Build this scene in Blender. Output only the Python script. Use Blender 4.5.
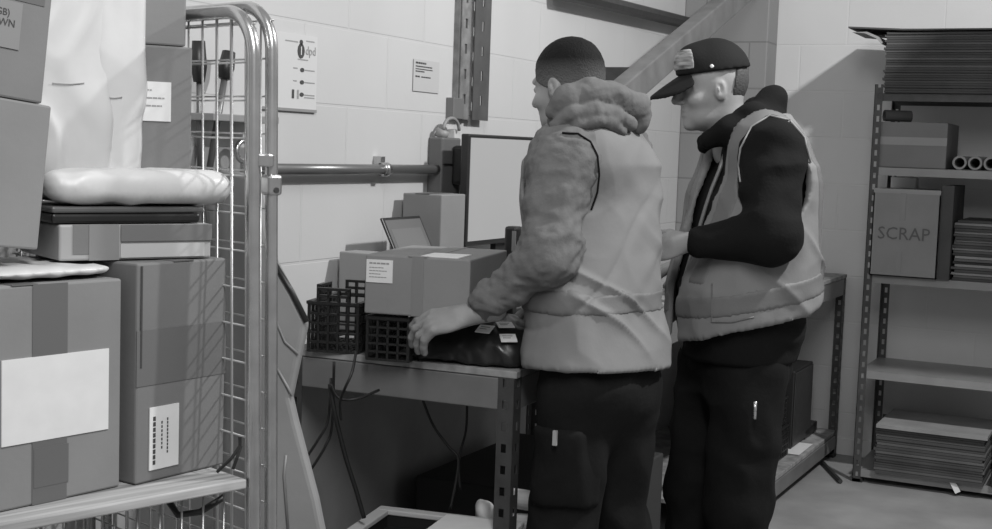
import bpy, bmesh, math, random
import numpy as np
from mathutils import Vector, Matrix
random.seed(4)
for o in list(bpy.data.objects): bpy.data.objects.remove(o)
SC = bpy.context.scene
COL = SC.collection

# ------------------------------------------------------------------ camera
FPX, PIT, ROL, YAW, HC = 1331.6, 0.08695, 0.03439, -0.4574, 1.45
_cy, _sy = math.cos(YAW), math.sin(YAW)
FW = Vector((_sy*math.cos(PIT), _cy*math.cos(PIT), -math.sin(PIT)))
_rt = Vector((_cy, -_sy, 0)); _up = _rt.cross(FW)
RT = _rt*math.cos(ROL) + _up*math.sin(ROL)
UP = -_rt*math.sin(ROL) + _up*math.cos(ROL)
cam = bpy.data.cameras.new('camera'); cam.sensor_width = 36; cam.lens = FPX/992*36
camo = bpy.data.objects.new('camera', cam); COL.objects.link(camo)
M = Matrix((RT, UP, -FW)).transposed().to_4x4(); M.translation = (0, 0, HC)
camo.matrix_world = M
SC.camera = camo
def P(px, py, d):                       # a point of the place seen at px,py at depth d (metres)
    return Vector((0, 0, HC)) + d*(FW + RT*((px-496)/FPX) - UP*((py-264.5)/FPX))
def ON(px, py, ax, val):
    r = FW + RT*((px-496)/FPX) - UP*((py-264.5)/FPX)
    o = Vector((0, 0, HC)); return o + r*((val-o[ax])/r[ax])

# ------------------------------------------------------------------ light and exposure
W = bpy.data.worlds.new('world'); SC.world = W; W.use_nodes = True
W.node_tree.nodes['Background'].inputs[0].default_value = (1, 1, 1, 1)
W.node_tree.nodes['Background'].inputs[1].default_value = 0.30
def area(name, loc, to, sx, sy, power):
    l = bpy.data.lights.new(name, 'AREA'); l.shape = 'RECTANGLE'; l.size = sx; l.size_y = sy; l.energy = power
    o = bpy.data.objects.new(name, l); COL.objects.link(o); o.location = loc
    o.rotation_euler = (Vector(to)-Vector(loc)).to_track_quat('-Z', 'Y').to_euler(); return o
area('key_lamp', (0.55, 4.0, 3.35), (-1.6, 4.6, 1.1), 0.13, 0.13, 98)
area('cage_fill_lamp', (-0.25, 0.9, 3.2), (-1.7, 2.2, 1.0), 0.4, 1.6, 58)  # added fill lamp brightening the cage side, no known fixture there
vs = SC.view_settings; vs.view_transform = 'Standard'; vs.look = 'None'; vs.gamma = 1; vs.use_curve_mapping = False
vs.exposure = 0.0

# ------------------------------------------------------------------ materials
def mat(name, g, rough=.7, metal=0, bump=0, scale=60, var=0, vscale=6, stretch=(1, 1, 1), emit=0, sub=0):
    m = bpy.data.materials.new(name); m.use_nodes = True; nt = m.node_tree; b = nt.nodes['Principled BSDF']
    b.inputs['Base Color'].default_value = (g, g, g, 1); b.inputs['Roughness'].default_value = rough; b.inputs['Metallic'].default_value = metal
    if rough >= .75: b.inputs['Specular IOR Level'].default_value = .15
    if bump or var:
        tc = nt.nodes.new('ShaderNodeTexCoord'); mp = nt.nodes.new('ShaderNodeMapping'); mp.inputs['Scale'].default_value = stretch
        nt.links.new(tc.outputs['Object'], mp.inputs[0])
    if bump:
        n = nt.nodes.new('ShaderNodeTexNoise'); n.inputs['Scale'].default_value = scale; n.inputs['Detail'].default_value = 4
        bp = nt.nodes.new('ShaderNodeBump'); bp.inputs['Strength'].default_value = bump; bp.inputs['Distance'].default_value = .004
        nt.links.new(mp.outputs[0], n.inputs['Vector']); nt.links.new(n.outputs[0], bp.inputs['Height']); nt.links.new(bp.outputs[0], b.inputs['Normal'])
    if var:
        n2 = nt.nodes.new('ShaderNodeTexNoise'); n2.inputs['Scale'].default_value = vscale; n2.inputs['Detail'].default_value = 5
        cr = nt.nodes.new('ShaderNodeValToRGB'); a, c = g*(1-var), g*(1+var)
        cr.color_ramp.elements[0].position = .3; cr.color_ramp.elements[1].position = .7
        cr.color_ramp.elements[0].color = (a, a, a, 1); cr.color_ramp.elements[1].color = (c, c, c, 1)
        nt.links.new(mp.outputs[0], n2.inputs['Vector']); nt.links.new(n2.outputs[0], cr.inputs[0]); nt.links.new(cr.outputs[0], b.inputs['Base Color'])
    if emit:
        b.inputs['Emission Color'].default_value = (1, 1, 1, 1); b.inputs['Emission Strength'].default_value = emit
    return m
def block_mat(name, g, along, off_u, off_z, mort):
    m = mat(name, g, .6); nt = m.node_tree; b = nt.nodes['Principled BSDF']
    ge = nt.nodes.new('ShaderNodeNewGeometry'); sp = nt.nodes.new('ShaderNodeSeparateXYZ'); cb = nt.nodes.new('ShaderNodeCombineXYZ')
    a1 = nt.nodes.new('ShaderNodeMath'); a1.inputs[1].default_value = off_u; a2 = nt.nodes.new('ShaderNodeMath'); a2.inputs[1].default_value = off_z
    nt.links.new(ge.outputs['Position'], sp.inputs[0]); nt.links.new(sp.outputs[along], a1.inputs[0]); nt.links.new(sp.outputs[2], a2.inputs[0])
    nt.links.new(a1.outputs[0], cb.inputs[0]); nt.links.new(a2.outputs[0], cb.inputs[1])
    br = nt.nodes.new('ShaderNodeTexBrick'); br.inputs['Scale'].default_value = 1; br.inputs['Brick Width'].default_value = .45; br.inputs['Row Height'].default_value = .225
    br.inputs['Mortar Size'].default_value = .0045; br.inputs['Mortar Smooth'].default_value = .3; br.inputs['Bias'].default_value = 0
    for i, k in (('Color1', 1), ('Color2', .97), ('Mortar', mort)): br.inputs[i].default_value = (g*k, g*k, g*k, 1)
    nt.links.new(cb.outputs[0], br.inputs['Vector'])
    n = nt.nodes.new('ShaderNodeTexNoise'); n.inputs['Scale'].default_value = 2.2; n.inputs['Detail'].default_value = 6
    nt.links.new(ge.outputs['Position'], n.inputs['Vector'])
    mr = nt.nodes.new('ShaderNodeMapRange'); mr.inputs[3].default_value = .9; mr.inputs[4].default_value = 1.08
    nt.links.new(n.outputs[0], mr.inputs[0])
    mx = nt.nodes.new('ShaderNodeVectorMath'); mx.operation = 'SCALE'
    nt.links.new(br.outputs['Color'], mx.inputs[0]); nt.links.new(mr.outputs[0], mx.inputs['Scale']); nt.links.new(mx.outputs[0], b.inputs['Base Color'])
    n3 = nt.nodes.new('ShaderNodeTexNoise'); n3.inputs['Scale'].default_value = 90; nt.links.new(ge.outputs['Position'], n3.inputs['Vector'])
    ad = nt.nodes.new('ShaderNodeMath'); ad.operation = 'MULTIPLY_ADD'; ad.inputs[1].default_value = -1; 
    ml = nt.nodes.new('ShaderNodeMath'); ml.operation = 'MULTIPLY'; ml.inputs[1].default_value = .12
    nt.links.new(n3.outputs[0], ml.inputs[0]); nt.links.new(br.outputs['Fac'], ad.inputs[0]); nt.links.new(ml.outputs[0], ad.inputs[2])
    bp = nt.nodes.new('ShaderNodeBump'); bp.inputs['Strength'].default_value = .5; bp.inputs['Distance'].default_value = .004
    nt.links.new(ad.outputs[0], bp.inputs['Height']); nt.links.new(bp.outputs[0], b.inputs['Normal'])
    return m
def wood_mat(name, g, st=(3, 60, 60), var=.3):
    return mat(name, g, .75, bump=.3, scale=1.0, var=var, vscale=1.0, stretch=st)
CARD = mat('cardboard', .235, .8, bump=.08, scale=90, var=.07, vscale=5)
CARD2 = mat('cardboard_dark', .19, .8, bump=.08, scale=90, var=.08, vscale=5)
CARD3 = mat('cardboard_pale', .29, .8, bump=.08, scale=90, var=.06, vscale=5)
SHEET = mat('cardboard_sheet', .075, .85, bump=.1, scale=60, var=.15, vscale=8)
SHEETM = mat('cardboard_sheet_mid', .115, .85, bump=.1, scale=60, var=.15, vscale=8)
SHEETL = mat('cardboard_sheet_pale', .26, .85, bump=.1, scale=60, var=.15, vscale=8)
TAPE = mat('packing_tape', .135, .3, bump=.05, scale=25)
TAPEL = mat('clear_tape', .24, .25, bump=.05, scale=25)
PAPER = mat('white_paper', .72, .6, var=.04, vscale=20)
PRINT = mat('black_print', .05, .7)
PRINTG = mat('grey_print', .3, .7)
MAILER = mat('white_mailer', .60, .38, bump=.25, scale=14, var=.05, vscale=7)
STEEL = mat('zinc_steel', .55, .25, .9, bump=.05, scale=40, var=.15, vscale=14)
WIRE = mat('zinc_wire', .6, .35, .8)
DARK = mat('dark_metal', .05, .45, .3, var=.2, vscale=30)
POST = mat('post_paint', .06, .5, .2, var=.2, vscale=20)
BEAM = mat('beam_paint', .17, .45, .1, var=.12, vscale=8)
BLACKP = mat('black_plastic', .018, .4)
BLACKM = mat('black_polythene', .016, .28, bump=.5, scale=9)
GREYP = mat('grey_plastic', .24, .5, var=.08)
SCREEN = mat('lit_screen', .25, .3, emit=.17)
SCRLAP = mat('laptop_screen', .10, .4, emit=.03)
CHIP = wood_mat('chipboard', .28, (20, 20, 20), .35)
PLY = wood_mat('plywood', .36, (2.2, 45, 45), .5)
CABLE = mat('black_cable', .012, .5)
SACKM = mat('grey_sack_fabric', .25, .7, bump=.3, scale=25, var=.12, vscale=4)
SKIN = mat('skin', .27, .5, bump=.12, scale=120, var=.06, vscale=30)
SKIN2 = mat('skin_pale', .30, .5, bump=.12, scale=120, var=.06, vscale=30)
HAIR = mat('dark_hair', .018, .6, bump=.8, scale=160)
HAIRF = mat('cropped_hair', .085, .7, bump=.7, scale=240)
HOODIE = mat('grey_hoodie_fleece', .145, .95, bump=.25, scale=170, var=.10, vscale=40)
VEST = mat('hi_vis_fabric', .20, .75, bump=.12, scale=80, var=.04, vscale=9)
BANDM = mat('reflective_tape', .135, .6, bump=.1, scale=150)
TROUS = mat('dark_work_trousers', .009, .85, bump=.3, scale=70, var=.2, vscale=12)
TROUS2 = mat('black_work_trousers', .008, .85, bump=.3, scale=70, var=.2, vscale=12)
BLACKC = mat('black_fleece', .008, .9, bump=.3, scale=120)
SHOE = mat('black_leather', .012, .45)
EYE = mat('eye_dark', .03, .2)

# ------------------------------------------------------------------ object helpers
def tag(o, label=None, cat=None, group=None, kind=None):
    if label: o['label'] = label
    if cat: o['category'] = cat
    if group: o['group'] = group
    if kind: o['kind'] = kind
    return o
def empty(name, loc, rz=0, tilt=0):
    o = bpy.data.objects.new(name, None); COL.objects.link(o); o.location = loc; o.rotation_euler = (0, tilt, rz); o.empty_display_size = .1; return o
class MB:
    def __init__(s): s.v = []; s.f = []
    def add(s, vs, fs):
        n = len(s.v); s.v += [tuple(v) for v in vs]; s.f += [tuple(i+n for i in f) for f in fs]; return s
    def box(s, lo, hi, mx=None):
        vs = [Vector((x, y, z)) for x in (lo[0], hi[0]) for y in (lo[1], hi[1]) for z in (lo[2], hi[2])]
        if mx: vs = [mx @ v for v in vs]
        return s.add(vs, [(0, 1, 3, 2), (4, 6, 7, 5), (0, 4, 5, 1), (2, 3, 7, 6), (0, 2, 6, 4), (1, 5, 7, 3)])
    def tube(s, path, r, n=10, closed=False):
        path = [Vector(p) for p in path]; rings = []; k = len(path); up = None
        for i, p in enumerate(path):
            t = (path[(i+1) % k if closed else min(i+1, k-1)] - path[(i-1) % k if closed else max(i-1, 0)]).normalized()
            if up is None:
                up = t.cross(Vector((0, 0, 1)));
                if up.length < .05: up = t.cross(Vector((1, 0, 0)))
                up.normalize()
            else:
                up = (up - t*up.dot(t)).normalized()
            q = t.cross(up); rr = r[i] if isinstance(r, (list, tuple)) else r
            rings.append([p + (up*math.cos(a)+q*math.sin(a))*rr for a in [2*math.pi*j/n for j in range(n)]])
        vs = [v for g in rings for v in g]; fs = []
        for i in range(k if closed else k-1):
            i2 = (i+1) % k
            for j in range(n): fs.append((i*n+j, i*n+(j+1) % n, i2*n+(j+1) % n, i2*n+j))
        if not closed: fs += [tuple(range(n))[::-1], tuple((k-1)*n+j for j in range(n))]
        return s.add(vs, fs)
    def hollow(s, a, b, ro, ri, n=20):
        a, b = Vector(a), Vector(b); t = (b-a).normalized(); u = t.orthogonal().normalized(); q = t.cross(u); vs = []
        for p in (a, b):
            for r in (ro, ri): vs += [p+(u*math.cos(2*math.pi*j/n)+q*math.sin(2*math.pi*j/n))*r for j in range(n)]
        fs = []
        for j in range(n):
            k = (j+1) % n
            fs += [(j, k, 2*n+k, 2*n+j), (n+k, n+j, 3*n+j, 3*n+k), (k, j, n+j, n+k), (2*n+j, 2*n+k, 3*n+k, 3*n+j)]
        return s.add(vs, fs)
    def prism(s, pts, ext):
        ext = Vector(ext); n = len(pts); vs = [Vector(p) for p in pts]; vs += [v+ext for v in vs]
        return s.add(vs, [tuple(range(n)), tuple(range(2*n-1, n-1, -1))] + [(i, (i+1) % n + 0, (i+1) % n + n, i+n)[::-1] for i in range(n)])
    def build(s, name, m, parent=None, bevel=0, smooth=False, seg=2):
        me = bpy.data.meshes.new(name); me.from_pydata(s.v, [], s.f); me.materials.append(m)
        bm = bmesh.new(); bm.from_mesh(me); bmesh.ops.recalc_face_normals(bm, faces=bm.faces)
        if bevel:
            es = [e for e in bm.edges if len(e.link_faces) == 2 and e.calc_face_angle() > .5]
            bmesh.ops.bevel(bm, geom=es, offset=bevel, segments=seg, affect='EDGES', profile=.5)
        bm.to_mesh(me); bm.free()
        if smooth:
            me.polygons.foreach_set('use_smooth', [True]*len(me.polygons))
        o = bpy.data.objects.new(name, me); COL.objects.link(o); o.parent = parent
        return o
def B(name, lo, hi, m, parent=None, bevel=.002): return MB().box(lo, hi).build(name, m, parent, bevel)
def text(name, s, size, m, mx, parent, depth=.0004):
    c = bpy.data.curves.new(name, 'FONT'); c.body = s; c.size = size; c.extrude = depth; c.resolution_u = 2
    t = bpy.data.objects.new(name+'_c', c); COL.objects.link(t); bpy.context.view_layer.update()
    me = bpy.data.meshes.new_from_object(t); bpy.data.objects.remove(t); me.materials.clear(); me.materials.append(m)
    o = bpy.data.objects.new(name, me); COL.objects.link(o); o.parent = parent; o.matrix_local = mx; return o
FRONT = Matrix(((1, 0, 0, 0), (0, 0, -1, 0), (0, 1, 0, 0), (0, 0, 0, 1)))      # text plane facing local -y
def lines(parent, rows, m, name='printed_text', y=-.0028):
    """small printed lines of unreadable writing on a face looking to local -y: rows = (x0, x1, z, height)"""
    b = MB()
    for (x0, x1, z, h) in rows:
        x = x0
        while x < x1-.002:
            w = min(random.uniform(.006, .018)*h/.004*.6+.003, x1-x); b.box((x, y, z), (x+w, y+.0006, z+h)); x += w+h*.45
    return b.build(name, m, parent)
def carton(label, pos, yaw, w, d, h, m=CARD, tilt=0, group=None, name='cardboard_box', tapes=(), tm=TAPE, seam=True, cat='box'):
    e = tag(empty(name, pos, yaw, tilt), label, cat, group)
    b = B('carton', (0, 0, 0), (w, d, h), m, e, .004)
    for (x0, x1, z0, z1) in tapes: B('tape_strip', (x0, -.0012, z0), (x1, .001, z1), tm, e, 0)
    if seam: B('top_tape', (w*.5-.025, -.001, h-.0005), (w*.5+.025, d+.001, h+.0012), tm, e, 0)
    return e
def patch(e, x0, x1, z0, z1, m=PAPER, name='label', y=-.0022):
    return B(name, (x0, y, z0), (x1, 0, z1), m, e, 0)
def slotted(name, m, parent, x, y, z0, z1, sx, sy, w=.04, t=.0025, pitch=.05, sw=.014, sl=.022):
    """an L-section upright with real slots punched in both flanges; the corner at x, y and flanges going sx, sy"""
    b = MB()
    for ax in (0, 1):
        s = (sx, sy)[ax]
        def bx(a0, a1, za, zb):
            lo = [x, y, za]; hi = [x, y, zb]
            p, q = sorted((a0*s, a1*s)); lo[ax] += p; hi[ax] += q
            p, q = sorted((0, t*(sy, sx)[ax])); lo[1-ax] += p; hi[1-ax] += q
            b.box(lo, hi)
        c = w*.55
        bx(0, c-sw/2, z0, z1); bx(c+sw/2, w, z0, z1)
        z = z0
        while z < z1:
            bx(c-sw/2, c+sw/2, z, min(z+pitch-sl, z1)); z += pitch
    return b.build(name, m, parent)
def struct(o): o['kind'] = 'structure'; return o

# ------------------------------------------------------------------ SDF modelling (figures, bags)
class Grid:
    def __init__(s, lo, hi, h):
        lo, hi = np.array(lo, np.float32), np.array(hi, np.float32); n = np.ceil((hi-lo)/h).astype(int)+1
        s.lo, s.h, s.n = lo, h, n
        ax = [lo[i]+h*np.arange(n[i], dtype=np.float32) for i in range(3)]
        s.p = np.stack(np.meshgrid(*ax, indexing='ij'), -1)
def A3(v): return np.array(v, np.float32)
def cap(p, a, b, ra, rb):
    a, b = A3(a), A3(b); ab = b-a; t = np.clip(((p-a)@ab)/max(float(ab@ab), 1e-9), 0, 1)
    return np.linalg.norm(p-a-t[..., None]*ab, axis=-1)-(ra+(rb-ra)*t)
def ell(p, c, r, R=None):
    q = p-A3(c)
    if R is not None: q = q@R
    r = A3(r); k0 = np.linalg.norm(q/r, axis=-1); k1 = np.linalg.norm(q/(r*r), axis=-1)+1e-6
    return k0*(k0-1)/k1
def smin(a, b, k):
    h = np.clip(.5+.5*(b-a)/k, 0, 1); return b+(a-b)*h-k*h*(1-h)
def smax(a, b, k): return -smin(-a, -b, k)
def chain(p, pts, rs, k=.02):
    d = None
    for i in range(len(pts)-1):
        c = cap(p, pts[i], pts[i+1], rs[i], rs[i+1]); d = c if d is None else smin(d, c, k)
    return d
def loft(q, tab, n=2.3):
    """stack of super-ellipses in a body frame: rows z, cx, cy, half-depth, half-breadth"""
    t = np.array(tab, np.float32); z = q[..., 2]
    f = lambda i: np.interp(z, t[:, 0], t[:, i]).astype(np.float32)
    a, b = f(3), f(4)
    k = ((np.abs((q[..., 0]-f(1))/a))**n+(np.abs((q[..., 1]-f(2))/b))**n)**(1/n)
    d = (k-1)*np.minimum(a, b)
    return np.maximum(d, np.maximum(t[0, 0]-z, z-t[-1, 0]))
def vnoise(p, seed=0):
    p = np.asarray(p, np.float64); i = np.floor(p).astype(np.int64); f = p-i; f = f*f*(3-2*f); r = 0
    for dx in (0, 1):
        for dy in (0, 1):
            for dz in (0, 1):
                h = (i[..., 0]+dx)*374761393+(i[..., 1]+dy)*668265263+(i[..., 2]+dz)*2147483647+seed*974711
                h = (h ^ (h >> 13))*1274126177 & 0x7fffffff; h = (h ^ (h >> 16)) & 0xffff
                w = (f[..., 0] if dx else 1-f[..., 0])*(f[..., 1] if dy else 1-f[..., 1])*(f[..., 2] if dz else 1-f[..., 2])
                r = r+w*(h/32767.5-1)
    return r
CO = np.array([[x, y, z] for x in (0, 1) for y in (0, 1) for z in (0, 1)])
ED = [(a, b) for a in range(8) for b in range(8) if a < b and np.abs(CO[a]-CO[b]).sum() == 1]
def nets(v, g):
    s = v < 0; n = v.shape; c = np.zeros([k-1 for k in n], np.int8)
    for o in CO: c += s[o[0]:n[0]-1+o[0], o[1]:n[1]-1+o[1], o[2]:n[2]-1+o[2]]
    cells = np.argwhere((c > 0) & (c < 8)); idx = -np.ones([k-1 for k in n], np.int64); idx[tuple(cells.T)] = np.arange(len(cells))
    cv = np.stack([v[tuple((cells+o).T)] for o in CO], 1); acc = np.zeros((len(cells), 3)); cnt = np.zeros(len(cells))
    for a, b in ED:
        x = (cv[:, a] < 0) != (cv[:, b] < 0); t = np.where(x, cv[:, a]/np.where(x, cv[:, a]-cv[:, b], 1), 0)
        acc += np.where(x[:, None], CO[a]+t[:, None]*(CO[b]-CO[a]), 0); cnt += x
    V = g.lo+g.h*(cells+acc/cnt[:, None]); Q = []
    for ax in range(3):
        a1, a2 = (ax+1) % 3, (ax+2) % 3; sl0 = [slice(None)]*3; sl1 = [slice(None)]*3; sl0[ax] = slice(0, -1); sl1[ax] = slice(1, None)
        e = np.argwhere(s[tuple(sl0)] != s[tuple(sl1)])
        e = e[(e[:, a1] > 0) & (e[:, a2] > 0) & (e[:, a1] < n[a1]-1) & (e[:, a2] < n[a2]-1)]
        u, w = np.eye(3, dtype=int)[a1], np.eye(3, dtype=int)[a2]
        q = np.stack([idx[tuple((e+o).T)] for o in (-u-w, -w, 0*u, -u)], 1); fl = ~s[tuple(e.T)]; q[fl] = q[fl][:, ::-1]; Q.append(q)
    Q = np.concatenate(Q); Q = Q[(Q >= 0).all(1)]
    return V, Q
def sdf(lo, hi, h, fn):
    g = Grid(lo, hi, h); return nets(fn(g.p).astype(np.float32), g)
def mesh_of(name, parts, m, parent, folds=None, smooth=1):
    V = []; Q = []; k = 0
    for v, q in parts: V.append(v); Q.append(q+k); k += len(v)
    V = np.concatenate(V); Q = np.concatenate(Q)
    for _ in range(smooth):                      # one light relaxation
        acc = np.zeros_like(V); cnt = np.zeros(len(V))
        for i in range(4):
            for j in (1, 3):
                np.add.at(acc, Q[:, i], V[Q[:, (i+j) % 4]]); np.add.at(cnt, Q[:, i], 1)
        V = V*.5+.5*acc/np.maximum(cnt, 1)[:, None]
    if folds is not None:
        e1 = V[Q[:, 2]]-V[Q[:, 0]]; e2 = V[Q[:, 3]]-V[Q[:, 1]]; fn = np.cross(e1, e2); N = np.zeros_like(V)
        for i in range(4): np.add.at(N, Q[:, i], fn)
        N /= np.linalg.norm(N, axis=1)[:, None]+1e-9; V = V+N*folds(V)[:, None]
    me = bpy.data.meshes.new(name); me.from_pydata(V.tolist(), [], Q.tolist()); me.materials.append(m)
    me.polygons.foreach_set('use_smooth', [True]*len(me.polygons))
    o = bpy.data.objects.new(name, me); COL.objects.link(o)
    if parent: o.parent = parent; o.matrix_parent_inverse = Matrix.Translation(parent.location).inverted()
    return o
def folds(amp, freq, stretch=(1, 1, 1), seed=0, sharp=True):
    st = np.array(stretch)*freq
    def f(V):
        w = V+.05*np.stack([vnoise(V*7+i*9, seed+i) for i in range(3)], 1)
        n = vnoise(w*st, seed+5); r = (1-2*np.abs(n)) if sharp else n
        return amp*(.7*r+.5*vnoise(w*st*2.1, seed+8))
    return f

from mathutils.bvhtree import BVHTree
TREES = {}
def SURF(o, px, py, off=.002):
    dr = (P(px, py, 1)-Vector((0, 0, HC))).normalized(); h = (None, None, None, 9e9)
    for ob in (o if isinstance(o, (list, tuple)) else [o]):
        if ob.name not in TREES: TREES[ob.name] = BVHTree.FromPolygons([v.co for v in ob.data.vertices], [tuple(p.vertices) for p in ob.data.polygons])
        k = TREES[ob.name].ray_cast(Vector((0, 0, HC)), dr)
        if k[0] is not None and k[3] < h[3]: h = k
    if h[0] is None: return None, None
    n = h[1] if h[1].dot(dr) < 0 else -h[1]
    return h[0]+n*off, n
def on_surface(o, pts, r, name, m, parent, root=None, sub=4):
    q = []
    for i in range(len(pts)-1):
        for t in range(sub): q.append((pts[i][0]+(pts[i+1][0]-pts[i][0])*t/sub, pts[i][1]+(pts[i+1][1]-pts[i][1])*t/sub))
    q.append(pts[-1]); w = [SURF(o, *a)[0] for a in q]; w = [a for a in w if a is not None]
    if len(w) < 2: return None
    c = MB().tube(w, r, 6).build(name, m, parent, smooth=True); return c

def creases(amp, seed, z0, z1, slope=1.0):
    def f(V):
        h = V[:, 0]*.6+V[:, 1]*.8; u = (V[:, 2]+slope*h)*9+.6*vnoise(V*5, seed)
        n = 1-2.2*np.abs(vnoise(np.stack([u, h*2.2, V[:, 2]*1.6], 1), seed+1)); m = np.clip((z1-V[:, 2])/.12, 0, 1)*np.clip((V[:, 2]-z0)/.08, 0, 1)
        return amp*np.clip(n, 0, 1)**2*m
    return f

# ================================================================== THE ROOM
WL = block_mat('painted_block_left', .52, 1, .02, .225*8-1.783+.225*2, .97)
WR = block_mat('painted_block_right', .60, 0, 1.393+.45*4, .225*8-1.783+.225*2, 1.02)
GB = block_mat('grey_block', .24, 0, 1.6+.45*4, .225*8-1.783+.225*2, .75)
CONC = mat('concrete_floor', .27, .6, bump=.25, scale=30, var=.2, vscale=3.5)
struct(B('floor', (-3, -1, -.1), (3, 7, 0), CONC, None, 0))
struct(B('wall_left', (-2.36, -1, 0), (-2.16, 6.8, 3.2), WL, None, 0))
struct(B('wall_right', (-2.16, 6.6, 0), (3, 6.8, 3.2), WR, None, 0))
struct(B('trim_1', (-2.16, 6.42, 0), (-1.735, 6.6, 3.2), GB, None, .006))
struct(B('baseboard_right', (-1.735, 6.585, 0), (3, 6.6, .085), mat('skirting_paint', .6, .5), None, .003))

# added panel hung unseen above the right, shaped to shade wall and shelving
struct(MB().prism([(-.27, 4.95, 2.12), (2.6, 4.95, 2.12), (2.6, 4.95, 2.80), (-.06, 4.95, 2.80), (-.27, 4.95, 2.62)], (0, .08, 0)).build('shade_panel', mat('shade_panel_paint', .25, .7), None, .004))
struct(MB().tube([(.3, 4.99, 2.79), (.3, 4.99, 3.2)], .012, 8).tube([(2.2, 4.99, 2.79), (2.2, 4.99, 3.2)], .012, 8).build('shade_panel_rods', DARK))  # hanger rods made up for the added panel

# steel rail and diagonal brace high on the left wall
a, b2 = ON(560, -8, 0, -2.10), ON(700, 26, 0, -2.10)
t = tag(MB().tube([a, b2], .03, 8).build('wall_rail', DARK), 'dark steel rail running along the top of the white block wall', 'rail')
a, b2 = ON(604, 102, 0, -1.85), ON(738, -11, 0, -1.85); dv = (b2-a).normalized(); pn = Vector((0, -dv.z, dv.y))*.052
b2 = a+dv*((6.39-a.y)/dv.y)
o = MB().prism([a-pn, b2-pn, b2+pn, a+pn], (.07, 0, 0)).build('diagonal_brace', mat('brace_paint', .15, .55, var=.2, vscale=9), None, .006)
MB().box((-2.158, a.y+.26, a.z+.26*dv.z/dv.y-.03), (-1.85, a.y+.34, a.z+.26*dv.z/dv.y+.05)).build('wall_bracket', DARK, o, .004)
tag(o, 'grey diagonal brace beam slanting up to the corner pier', 'beam')

# slotted strut on the wall
e = tag(empty('strut_channel', (-2.16, 4.115, 1.545)), 'slotted steel wall strut above the black power socket', 'strut')
b = MB(); 
MB().box((0, -.11, 0), (.02, -.02, 1.3)).build('back_plate', mat('strut_pale', .22, .4, .5, var=.3, vscale=20), e)
def strut(y0, y1, x, m, nm):
    b = MB(); c = (y0+y1)/2; z = 0
    b.box((x, y0, 0), (x+.004, c-.008, 1.3)); b.box((x, c+.008, 0), (x+.004, y1, 1.3))
    while z < 1.3: b.box((x, c-.008, z), (x+.004, c+.008, z+.052)); z += .085
    return b.build(nm, m, e)
strut(-.1, -.035, .022, mat('strut_zinc', .3, .4, .5, var=.3, vscale=25), 'side_flange')
strut(-.02, .1, .03, mat('strut_dark', .10, .5, .3, var=.2, vscale=12), 'front_flange')
B('foot_bracket', (0, -.15, -.0), (.03, -.075, .07), mat('bracket_steel', .2, .5, .4), e)

# conduit
e = tag(empty('conduit_pipe', (-2.125, 2.9, 1.374)), 'horizontal steel conduit running along the wall into the power socket', 'pipe')
MB().tube([(0, 0, 0), (0, .99, 0)], .0155, 14).build('pipe', mat('conduit_steel', .2, .35, .6), e, smooth=True)
for y in (.62,): 
    MB().tube([(0, y-.012, 0), (0, y+.012, 0)], .022, 14).build('pipe_clip', STEEL, e, smooth=True)
    B('clip_foot', (-.04, y-.012, .005), (-.005, y+.012, .04), STEEL, e)
# socket box with adapter
e = tag(empty('power_socket', (-2.16, 3.85, 1.29)), 'dark power socket box on the wall with a black adapter plugged in', 'socket')
B('socket_box', (0, 0, 0), (.055, .13, .19), mat('socket_grey', .12, .5), e, .006)
B('cover_lip', (.055, .005, .10), (.06, .125, .105), BLACKP, e)
B('socket_plate', (0, .13, .03), (.03, .18, .22), mat('socket_white', .55, .5), e, .004)
B('adapter', (.055, .062, .035), (.11, .118, .165), BLACKP, e, .012)
MB().tube([(.03, .03, .19), (.04, .03, .215)], .022, 12).build('cable_gland', GREYP, e, smooth=True)
MB().tube([Vector((.04, .03+.055-.055*math.cos(a_), .215+.04*math.sin(a_))) for a_ in np.linspace(0, math.pi, 12)], .006, 8).build('cable_loop', GREYP, e, smooth=True)
MB().tube([(.07, .14, .04), (.06, .15, -.02), (.04, .165, -.1), (.03, .17, -.2)], .005, 8).build('mains_cable', GREYP, e, smooth=True)

# poster and notice: faces look to +x, so local x runs along +y
YP = math.pi/2
e = tag(empty('wall_poster', (-2.158, 2.90, 1.541), YP), 'pale printed poster with a delivery logo on the wall beside the cage', 'poster')
B('sheet', (0, -.003, 0), (.285, 0, .205), mat('poster_paper', .56, .5), e, 0)
B('bottom_edge', (0, -.006, -.008), (.285, 0, 0), GREYP, e, 0)
MB().prism([(.205+.017*math.cos(k*math.pi/6), -.0042, .160+.021*math.sin(k*math.pi/6)) for k in range(12)], (0, .001, 0)).build('logo', PRINT, e)
MB().prism([(.205+.008*math.cos(k*math.pi/6), -.0042, .184+.007*math.sin(k*math.pi/6)) for k in range(12)], (0, .001, 0)).build('logo_dot', PRINT, e)
B('logo_line', (.2035, -.005, .149), (.2065, -.0042, .172), PAPER, e, 0)
text('logo_text', 'dpd', .034, PRINTG, Matrix.Translation((.226, -.004, .152)) @ FRONT, e)
lines(e, [(.13, .19, .182, .003), (.23, .27, .188, .003), (.19, .24, .135, .003), (.225, .275, .107, .003), (.225, .275, .073, .003), (.225, .275, .038, .003), (.225, .275, .031, .003), (.17, .19, .11, .003), (.17, .19, .075, .003)], PRINTG, y=-.004)
for z in (.108, .074, .040): MB().prism([(.212+.010*math.cos(k*math.pi/4), -.0045, z+.006*math.sin(k*math.pi/4)) for k in range(8)], (0, .001, 0)).build('bullet', PRINT, e)
B('arrow_mark', (.165, -.0045, .028), (.175, -.004, .052), PRINT, e, 0); B('arrow_mark', (.190, -.0045, .028), (.198, -.004, .052), PRINTG, e, 0)
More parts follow.
